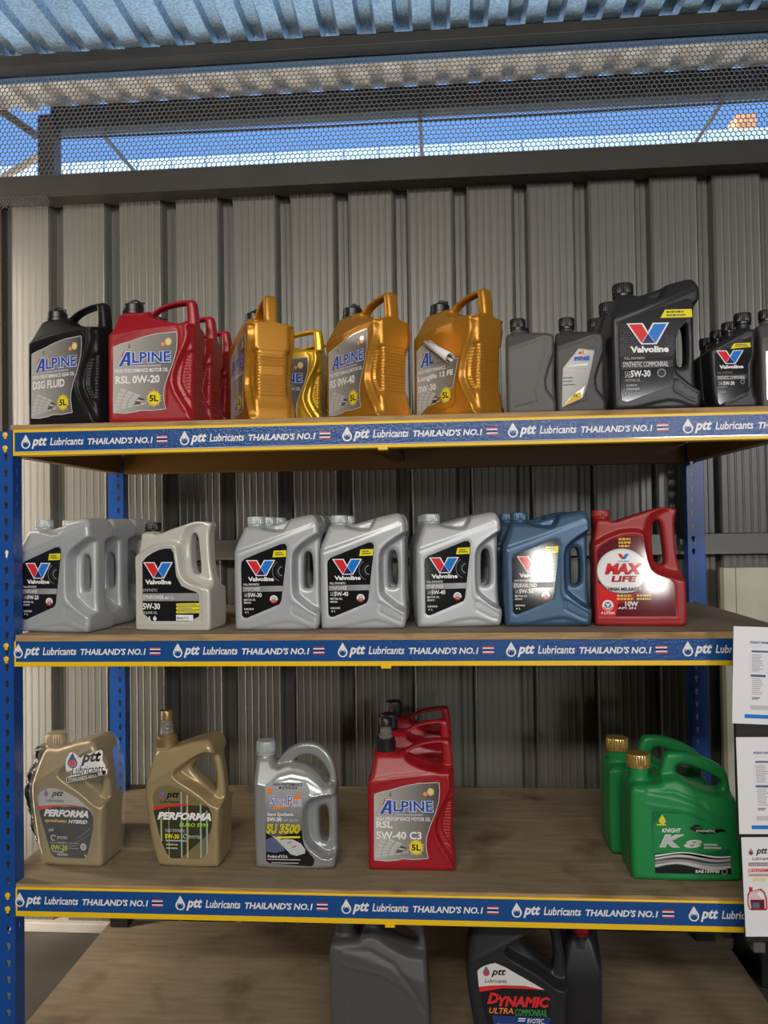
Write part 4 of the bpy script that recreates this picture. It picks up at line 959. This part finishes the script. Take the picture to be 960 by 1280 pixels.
def superplus(t, mo):
    fn = crop(60, 1197, .283)
    pl = [(165, 480), (200, 456), (520, 456), (540, 520), (540, 580), (490, 640), (476, 720), (478, 900), (500, 1000), (560, 1075), (580, 1100), (576, 1140), (550, 1158), (200, 1140), (168, 1120)]
    gm = gradient('superplus_label', (.40, .42, .44), (.12, .12, .13), 'Z', .20, .09)
    def draw(p):
        p.text('HIGH PERFORMANCE', 236, 462, 484, 486, BLACK, 2, .015); p.text('MULTIGRADE', 286, 490, 442, 512, BLACK, 2, .015)
        for k in range(10):
            a = 2 * PI * k / 10; p.poly([(205 + 22 * math.cos(a - .3), 530 + 24 * math.sin(a - .3)), (205 + 30 * math.cos(a), 530 + 32 * math.sin(a)), (205 + 22 * math.cos(a + .3), 530 + 24 * math.sin(a + .3))], ORANGE, 1)
        p.ell(205, 530, 22, 24, ORANGE, 2)
        p.poly([(216, 690), (250, 655), (330, 640), (400, 600), (440, 560), (400, 558), (478, 548), (470, 582), (430, 610), (340, 665), (270, 682)], ORANGE, 1)
        p.text('S', 206, 570, 250, 658, WHITE, 2, .05); p.text('S', 210, 574, 247, 654, ABLUE, 3, .0); p.text('UPER', 252, 590, 352, 658, WHITE, 2, .05); p.text('UPER', 254, 592, 350, 654, ABLUE, 3, 0)
        p.text('P', 356, 562, 402, 658, WHITE, 2, .05); p.text('P', 360, 566, 398, 654, ABLUE, 3, 0); p.text('LUS', 398, 596, 476, 660, WHITE, 2, .05); p.text('LUS', 401, 600, 472, 656, ink('soft_blue', (.15, .22, .55)), 3, 0)
        p.text('Semi Synthetic', 182, 712, 410, 746, WHITE, 2, .02, .15); p.text('5W-30', 180, 752, 306, 786, WHITE, 2, .03); p.text('API SN/CF', 322, 764, 444, 786, LGREY, 2, .01)
        p.poly([(166, 880), (200, 900), (240, 920), (480, 860), (486, 960), (500, 1002), (560, 1076), (580, 1100), (576, 1140), (550, 1158), (200, 1140), (168, 1120)], BLACK, 1)
        p.poly([(166, 940), (230, 915), (300, 960), (330, 1030), (250, 1050), (166, 1040)], ink('dusk_blue', (.10, .13, .24)), 2)
        p.poly([(220, 905), (300, 930), (400, 935), (470, 970), (505, 1020), (500, 1050), (430, 1072), (380, 1060), (330, 1010), (270, 950)], LGREY, 3)
        for x, y in ((310, 930), (368, 958), (408, 992)): p.poly([(x - 22, y + 8), (x + 18, y - 8), (x + 22, y - 2), (x - 14, y + 12)], DGREY, 4)
        p.text('SU', 174, 806, 268, 890, YELLOW, 4, .05, .15); p.text('SU', 180, 812, 266, 882, BLACK, 5, .03, .15); p.text('SU', 183, 816, 263, 878, YELLOW, 6, .0, .15)
        p.text('3500', 280, 804, 462, 888, YELLOW, 4, .05, .25); p.text('3500', 288, 810, 458, 880, BLACK, 5, .03, .25); p.text('3500', 291, 814, 454, 876, YELLOW, 6, .0, .25)
        p.poly([(262, 912), (460, 906), (462, 922), (262, 928)], YELLOW, 4)
        p.text('Product of U.S.A.', 182, 1066, 354, 1090, WHITE, 4, .02, .1); bars(p, 182, 1100, 560, 1, 10, 9, LGREY, 4, 3); bars(p, 215, 1128, 480, 1, 10, 9, LGREY, 4, 5)
    label_on(t, mo, fn, pl, gm, draw)
def knight(t, mo):
    fn = lambda a, b: ((a - 240) * .354, (1002 - b) * .354)
    pl = [(370, 552), (420, 548), (500, 551), (600, 572), (700, 604), (780, 645), (856, 695), (862, 945), (386, 945)]
    def draw(p):
        p.poly([(376, 640), (440, 560), (560, 566), (700, 606), (790, 655), (856, 700), (858, 780), (700, 812), (380, 815)], ink('mid_green', (.02, .24, .07)), 1)
        drop_logo(p, 436, 602, 60, YELLOW, GOLDI, None, 2); bars(p, 400, 630, 482, 1, 10, 9, YELLOW, 2, 1, .2)
        p.text('KNIGHT', 432, 656, 552, 684, WHITE, 2, .02, .2)
        p.text('K', 414, 696, 572, 778, WHITE, 2, .07, .3); p.text('K', 418, 699, 568, 775, SILVERI, 3, .05, .3); p.text('8', 568, 728, 682, 780, WHITE, 2, .03, .2); p.text('8', 573, 731, 677, 777, SILVERI, 3, .0, .2)
        bars(p, 692, 752, 808, 2, 20, 12, LGREY, 2, 4, .2)
        p.poly([(604, 655), (640, 630), (690, 638), (630, 650), (720, 662), (800, 656), (838, 668), (760, 686), (690, 690), (630, 672)], BLACK, 2); p.text('SYNTHETIC', 646, 664, 764, 678, WHITE, 3, .02)
        def wave(y, amp, ph, n=24): return [(384 + (858 - 384) * k / n, y + amp * math.sin(ph + k / n * 6.6)) for k in range(n + 1)]
        for (y0, y1, a0, a1, ph, m) in ((820, 838, 12, 14, 2.2, WHITE), (828, 856, 14, 10, 2.2, LGREY), (852, 880, 12, 14, 2.5, GREY), (858, 866, 12, 12, 2.4, DGREY), (882, 902, 14, 18, 2.6, LGREY)):
            a = wave(y0, a0, ph); b = wave(y1, a1, ph + .25)
            for k in range(24): p.poly([a[k], a[k + 1], b[k + 1], b[k]], m, 2 if m is not DGREY else 3)
        b = wave(905, 18, 2.8)
        for k in range(24): p.poly([b[k], b[k + 1], (b[k + 1][0], 944), (b[k][0], 944)], BLACK, 1)
        p.text('SAE', 636, 918, 690, 938, WHITE, 3, .04); p.text('15W40', 698, 918, 786, 938, WHITE, 3, .03); p.ring(818, 928, 16, 4, LGREY, 3)
    label_on(t, mo, fn, pl, DKGRN, draw)
def nozzle(collar, cr, ch, clear_r, clear_h, top, tr, th):
    def f(t, at):
        MB().lathe([(cr, 0), (cr, ch * .7), (cr * .92, ch * .78), (cr * .92, ch), (cr * .6, ch)], collar, 40, knurl=(ch * .05, ch * .65, cr * .03)).build('collar', t, True, at)
        z = at[2] + ch - .0005
        n = MB().lathe([(clear_r * 1.05, 0), (clear_r * 1.12, clear_h * .3), (clear_r * .95, clear_h * .36), (clear_r * .98, clear_h * .62), (clear_r * .84, clear_h * .66), (clear_r * .84, clear_h), (clear_r * .78, clear_h), (clear_r * .78, clear_h * .68), (clear_r * .9, clear_h * .6), (clear_r * .9, .001)], P_CLEAR, 32).build('clear_spout', t, True, (at[0], at[1], z))
        c = MB().lathe([(tr, 0), (tr, th * .8), (tr * .88, th), (tr * .3, th)], top, 28)
        c.box(-tr * 1.25, tr * .2, -.004, .004, th * .94, th * 1.05, P_CAP, .001)
        c.build('spout_cap', t, True, (at[0], at[1], z + clear_h - .0005))
    return f

# ------------------------------------------------------------------ the jugs, shelf by shelf
R = math.radians
def row(t, labels, dx, dy, cat_group=None):
    """copies standing behind t"""
    out = []
    for i, lb in enumerate(labels):
        c = copy_tree(t); c.location = (t.location.x + dx * (i + 1), t.location.y + dy * (i + 1), t.location.z); c['label'] = lb
        out.append(c)
    return out
LOOP = (.0262, .035, P_CAP, 'loop')
G1 = 'five litre jugs on the top shelf'
t = make_jug(A_, P_BLACK, 'black five litre jug labelled DSG FLUID at the left end of top shelf', 'jug', (-.012, .085, S1), R(-17), LOOP, alpine([('DSG FLUID', 166, 862, 445, 915)], 'GEAR'), group=G1, scale=(1, 1, 1.045))
t = make_jug(A_, P_RED, 'front red five litre jug labelled RSL 0W-20 on the top shelf', 'jug', (.216, .032, S1), R(-1), LOOP, alpine([('RSL 0W-20', 168, 868, 470, 918)]), group=G1, scale=(1, 1, 1.045))
row(t, ['red five litre jug directly behind the RSL 0W-20 jug', 'rearmost red five litre jug behind the RSL 0W-20 jug'], 0, .148)
make_jug(A_, P_GOLD, 'gold five litre jug turned side on, ribbed grip facing out', 'jug', (.461, .216, S1), R(-62), LOOP, alpine([]), group=G1, scale=(1, 1, 1.045))
t = make_jug(A_, P_YGOLD, 'brighter yellow-gold jug half hidden behind the side-on gold jug', 'jug', (.482, .300, S1), R(-2), LOOP, alpine([]), group=G1)
row(t, ['second yellow-gold jug, mostly hidden, rear of the yellow-gold pair'], .012, .150)
make_jug(A_, P_GOLD, 'gold five litre jug labelled RS 0W-40 with worn black cap', 'jug', (.717, .180, S1), R(-46), LOOP, alpine([('RS 0W-40', 168, 868, 450, 922)]), group=G1, scale=(1, 1, 1.045))
make_jug(A_, P_GOLD, 'gold five litre jug with peeling Longlife 12 FE label', 'jug', (.938, .177, S1), R(-45), LOOP, alpine([('Longlife 12 FE', 166, 860, 500, 905), ('0W-30', 166, 925, 340, 970)], curl=True), group=G1, scale=(1, 1, 1.045))
G2 = 'one litre bottles on the top shelf'
bc = (.0185, .027, P_CAP, 'ribbed')
t = make_jug(B_, P_CHAR, 'plain charcoal one litre bottle beside the peeling gold jug', 'bottle', (1.158, .060, S1), R(-8), bc, None, 'oil_bottle', G2)
row(t, ['plain charcoal one litre bottle tucked behind the other plain one'], .018, .085)
make_jug(B_, P_DCHAR, 'charcoal one litre bottle with slanted silver and yellow label', 'bottle', (1.272, .066, S1), R(-9), bc, litre_alpine, 'oil_bottle', G2)
t = make_jug(E_, P_SATIN, 'large black jug labelled SYNTHETIC COMMONRAIL, front of its row', 'jug', (1.396, .032, S1), R(2), (.0245, .028, P_CAP, 'ribbed'), commonrail, group='large black jugs on the top shelf', scale=(.98, 1.02, 1.108))
row(t, ['large black jug second in the row behind the commonrail jug', 'large black jug rearmost in the row behind the commonrail jug'], 0, .150)
t = make_jug(D_, P_SATIN, 'front small black 5W-30 bottle with yellow tag near the right end', 'bottle', (1.613, .034, S1), R(2), (.0185, .026, P_CAP, 'ribbed'), litre_label, 'oil_bottle', 'small black bottles on the top shelf')
row(t, ['small black bottle second in line behind the front 5W-30 bottle', 'small black bottle third in line behind the front 5W-30 bottle', 'small black bottle last in line behind the front 5W-30 bottle'], 0, .078)
make_jug(B_, P_CHAR, 'charcoal bottle cut off by the right edge of the top shelf', 'bottle', (1.729, .05, S1), R(0), (.0185, .026, P_CAP, 'ribbed'), lambda t, mo: label_on(t, mo, lambda a, b: (a, b), [(10, 20), (100, 20), (100, 140), (10, 130)], SILVERI, lambda p: None), 'oil_bottle', G2)

G3 = 'silver four litre jugs on the second shelf'
ec = (.0215, .024, P_CAPS, 'ribbed')
t = make_jug(E_, P_SILV, 'silver jug labelled 0W-20 at the left end of second shelf', 'jug', (-.030, .058, S2), R(-10), ec, valvoline(('SYNPOWER', None), '0W-20'), group=G3)
row(t, ['silver jug second in the row behind the 0W-20 jug', 'silver jug third in the row behind the 0W-20 jug'], .004, .128)
make_jug(G_, P_LSILV, 'pale silver SYNPOWER MST jug with black cap and tall side handle', 'jug', (.262, .070, S2), R(-6), (.0215, .0245, P_CAP, 'ribbed'), synpower, scale=(.93, .95, .94))
t = make_jug(E_, P_SILV, 'silver jug labelled 5W-30 between the MST and 5W-40 jugs', 'jug', (.509, .060, S2), R(-1), ec, valvoline(('SYNPOWER', None), '5W-30'), group=G3)
row(t, ['silver jug second in the row behind the 5W-30 jug', 'silver jug third in the row behind the 5W-30 jug'], 0, .128)
t = make_jug(E_, P_SILV, 'silver jug labelled 5W-40 right of the silver 5W-30 jug', 'jug', (.714, .068, S2), R(1), ec, valvoline(('SYNPOWER', None), '5W-40'), group=G3)
row(t, ['silver jug alone behind the left one of the 5W-40 jugs'], .002, .128)
t = make_jug(E_, P_SILV, 'silver jug labelled 5W-40 left of the blue jug', 'jug', (.943, .084, S2), R(7.2), ec, valvoline(('SYNPOWER', None), '5W-40'), group=G3)
row(t, ['silver jug second in the row behind the right 5W-40 jug', 'silver jug third in the row behind the right 5W-40 jug'], -.009, .128)
t = make_jug(E_, P_BLUE, 'steel blue jug labelled DURABLEND 5W-30, front of the pair', 'jug', (1.149, .096, S2), R(.2), (.0215, .024, P_BLUE, 'ribbed'), valvoline(('DURABLEND', 'SYNTHETIC BLEND', 345), '5W-30'), group='blue jugs on the second shelf')
row(t, ['steel blue jug standing behind the front blue jug'], -.016, .130)
make_jug(G_, P_MRED, 'red MAX LIFE jug at the right end of second shelf', 'jug', (1.359, .106, S2), R(-5.2), (.0215, .021, P_MRED, 'ribbed'), maxlife)

cg = (.0255, .032, P_CHAMP, 'ribbed')
hy = make_jug(H_, P_CHAMP, 'champagne PERFORMA hybrid jug in clear film with ptt sticker', 'jug', (-.018, .100, S3), R(-4), cg, performa('hybrid'))
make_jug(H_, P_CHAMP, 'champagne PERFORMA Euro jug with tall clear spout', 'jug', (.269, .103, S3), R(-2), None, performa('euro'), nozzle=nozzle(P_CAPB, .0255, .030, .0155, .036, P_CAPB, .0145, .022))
make_jug(I_, P_MSILV, 'silver SU 3500 jug with round loop handle', 'jug', (.540, .098, S3), R(0), (.0235, .034, P_CAPS, 'ribbed'), superplus)
t = make_jug(A_, P_RED, 'front red jug labelled RSL 5W-40 C3 with clear spout', 'jug', (.816, .102, S3), R(0), None, alpine([('RSL', 168, 850, 275, 895), ('5W-40 C3', 166, 916, 468, 966)]), scale=(1, 1, 1.03), group='red jugs on the third shelf', nozzle=nozzle(P_CAP, .0245, .030, .0155, .030, P_CAP, .017, .018))
t2 = make_jug(A_, P_RED, 'middle red jug behind the RSL 5W-40 C3 jug', 'jug', (.812, .285, S3), R(0), (.0235, .044, P_CAP, 'ribbed'), alpine([('RSL', 168, 850, 275, 895)]), scale=(1, 1, 1.03), group='red jugs on the third shelf')
row(t2, ['rearmost red jug behind the RSL 5W-40 C3 jug'], .004, .148)
t = make_jug(J_, P_GREEN, 'front green KNIGHT K8 jug with gold cap on third shelf', 'jug', (1.425, .072, S3), R(0), (.0275, .031, P_CAPG, 'ribbed'), knight, group='green jugs on the third shelf')
row(t, ['rear green jug with gold cap left of the front green jug'], -.018, .135)
make_jug(J_, P_CHAR, 'plain dark grey jug on the lowest board left of the DYNAMIC jug', 'jug', (.720, .085, S4), R(0), (.0275, .031, P_CAP, 'ribbed'), None, scale=(.96, 1.0, 1.20))
dj = make_jug(H_, P_SATIN, 'black DYNAMIC ULTRA jug on the lowest board', 'jug', (1.044, .080, S4), R(0), cg[:2] + (P_CAP, 'ribbed'), dynamic, scale=(1.23, 1.0, 1.13), group='black jugs on the lowest board')
make_jug(H_, P_SATIN, 'black jug with red cap turned end on beside the DYNAMIC jug', 'jug', (1.366, .135, S4), R(86), (.0255, .032, P_RED, 'ribbed'), None, scale=(1.05, .82, .915), group='black jugs on the lowest board')
bw_ = make_jug(H_, P_BLACK, 'black jug in crinkled black film behind the hybrid jug', 'jug', (-.106, .236, S3), R(0), (.0255, .032, P_CAP, 'ribbed'), None, scale=(1, 1, .775))
# films round two of them
def wrinkle(seed):
    r = random.Random(seed); W_ = [(r.uniform(-.14, .14), r.uniform(-.14, .14), r.uniform(0, 6), r.uniform(.5, 1.3)) for _ in range(7)]
    def f(X, Z, H):
        for a, b, c, k in W_: H = H + k * np.sin(a * X + b * Z + c)
        return H
    return f
HULL = [(30, 2), (24, 8), (8, 70), (-4, 160), (-5, 190), (0, 225), (8, 262), (8, 306), (16, 316), (54, 316), (70, 306), (160, 312), (178, 292), (190, 250), (198, 190), (196, 120), (192, 50), (190, 4), (184, 2)]
F1 = Mould('film_hull', HULL, 120, 14, 4.0, ops=[('taper', (3, 205), (162, 292), .34, 30), ('fn', wrinkle(1))])
o = put('plastic_film', part_mesh(F1, 'body', M_FILM), hy, (0, 0, .0008)); o['label'] = 'clear shrink film'
F2 = Mould('film_hull_black', HULL, 124, 12, 3.6, ops=[('taper', (3, 205), (162, 292), .34, 30), ('fn', wrinkle(5)), ('fn', wrinkle(9)), ('fn', wrinkle(11))])
o = put('plastic_film', part_mesh(F2, 'body', M_CRINKLE), bw_, (0, 0, .0008)); o['label'] = 'crinkled black film'
# ptt sticker on the clear film
def ptt_sticker(t):
    fn = lambda a, b: ((a - 120) * .3055 / 1000 - H_.cx / 1000, (1187 - b) * .3055 / 1000 + .004)
    y0 = -.0565
    p = Print(fn, y0)
    pl = [(436, 440), (430, 400), (434, 340), (470, 285), (500, 290), (540, 320), (560, 330), (580, 305), (738, 258), (750, 280), (745, 340), (770, 385), (772, 415), (790, 405), (782, 450), (440, 530), (432, 490), (480, 470), (488, 430)]
    p.poly(pl, WHITE, 0); n = len(pl); q = [fn(*a) for a in pl]
    p.add([(a[0], y0, a[1]) for a in q] + [(a[0], y0 + .0012, a[1]) for a in q], [(k, (k + 1) % n, n + (k + 1) % n, n + k) for k in range(n)], WHITE)
    s_ = p.build('sticker', t); d = Print(fn, y0)
    drop_logo(d, 490, 356, 122, STICK, WHITE, None, 1); d.ell(490, 372, 26, 27, RED, 3)
    d.text('ptt', 562, 285, 738, 394, BLACK, 1, .04, .3, -18); d.text('Lubricants', 484, 395, 754, 468, BLACK, 1, .01, .15, -26)
    d.poly([(440, 490), (772, 420), (774, 450), (444, 524)], BLACK, 1); d.text("THAILAND'S NO.1", 450, 490, 690, 516, CREAM, 2, .03, .1, -38); d.poly([(706, 438), (744, 430), (746, 456), (708, 464)], PINK, 2)
    d.build('sticker_print', s_)
ptt_sticker(hy)

# ------------------------------------------------------------------ information sheets hung at the right
st = thing('display_stand', 'black display panel holding three white sheets at the right', 'stand', (1.74, -.07, FL))
b = MB(); b.box(-.131, .26, 0, .012, .640, 1.062, M_BLKPANEL, .002); b.build('back_panel', st)
MB().box(-.120, .26, .0, .012, .440, .640, M_BLKPANEL, .002).build('lower_panel', st)
MB().box(-.10, -.075, .013, .045, .410, .60, M_GIRT, .003).build('bracket', st)
MB().box(.02, .06, .0125, .034, 0.0, 1.05, M_BLKPANEL, .003).build('post', st); MB().box(-.10, .26, -.16, .055, 0, .02, M_BLKPANEL, .003).build('foot', st)
def sheet(label, x, z0, z1, tilt, draw, width=.297):
    t = thing('information_sheet', label, 'sheet', (x, -.0755, z1), 0, 'information sheets on the black panel'); t.rotation_euler = (0, tilt, 0)
    MB().box(0, width, 0, .0012, -(z1 - z0), 0, M_PAPER).build('paper', t)
    p = Print(lambda a, b: (a / 1000, -b / 1000), 0.0, .0002); draw(p, (z1 - z0) * 1000); p.build('sheet_print', t)
def doc(seed):
    def f(p, h):
        p.text('PERFORMA', 34, 30, 76, 35, STICK, 1, .03); bars(p, 34, 40, 70, 1, 3, 1, LGREY, 1, seed)
        p.rect(37, 49, 200, 53, STEELB, 1); p.line([(34, 53), (34, 94), (220, 94)], .6, LGREY, 1)
        for k in range(9): p.line([(35, 57 + k * 4.1), (220, 57 + k * 4.1)], .35, LGREY, 1)
        bars(p, 38, 58, 62, 9, 4.1, 1.5, GREY, 2, seed); p.rect(36, 99, 66, 104, STEELB, 1); bars(p, 39, 107, 62, 9, 4, 1.5, GREY, 1, seed + 1)
        bars(p, 39, 146, 58, 2, 3, 2, DGREY, 1, seed + 2); p.rect(36, 163, 220, 172, ink('sheet_grey', (.60, .58, .57)), 1); p.rect(25, 182, 250, 190, BLUE, 1)
    return f
sheet('top white data sheet with table hung at far right', 1.608, -.106, .096, R(2.2), doc(3))
sheet('middle white data sheet below the top sheet at far right', 1.6075, -.335, -.135, R(-.6), doc(8))
def ad(p, h):
    drop_logo(p, 18, 30, 15, GREY, MRED2, None, 1); p.text('ptt', 28, 22, 52, 38, BLACK, 1, .03, .3); p.text('Lubricants', 20, 40, 56, 47, BLACK, 1, .01, .15)
    p.rect(12, 52, 70, 59, ink('brown', (.25, .16, .12)), 1); bars(p, 14, 54, 68, 1, 3, 3, LGREY, 2, 3); p.rect(10, 64, 72, 72, PINK, 1); p.text('DYNAMIC', 18, 65, 60, 71, RED, 2, .02, .2); p.rect(10, 74, 72, 81, ink('peach', (.75, .52, .42)), 1); bars(p, 14, 76, 66, 1, 3, 3, GREY, 2, 5); p.rect(19, 83, 46, 91, ink('straw', (.80, .66, .42)), 1)
    p.poly([(9, 148), (6, 138), (7, 118), (11, 110), (11, 104), (18, 104), (18, 110), (34, 105), (42, 112), (46, 125), (46, 146), (44, 150), (14, 150)], MRED2, 1); p.poly([(10, 146), (8, 136), (9, 120), (13, 112), (32, 108), (40, 114), (43, 126), (43, 146)], ink('jug_pink', (.75, .55, .58)), 2)
    p.poly([(12, 128), (40, 128), (40, 146), (14, 146)], MAROON, 3); p.rect(16, 134, 30, 145, STEELB, 4); p.poly([(26, 116), (33, 111), (39, 118), (40, 126), (34, 124)], WHITE, 3); p.rect(10, 102, 18, 106, RED, 3)
sheet('lowest white sheet with jug picture at far right', 1.613, -.546, -.342, R(-1.3), ad)
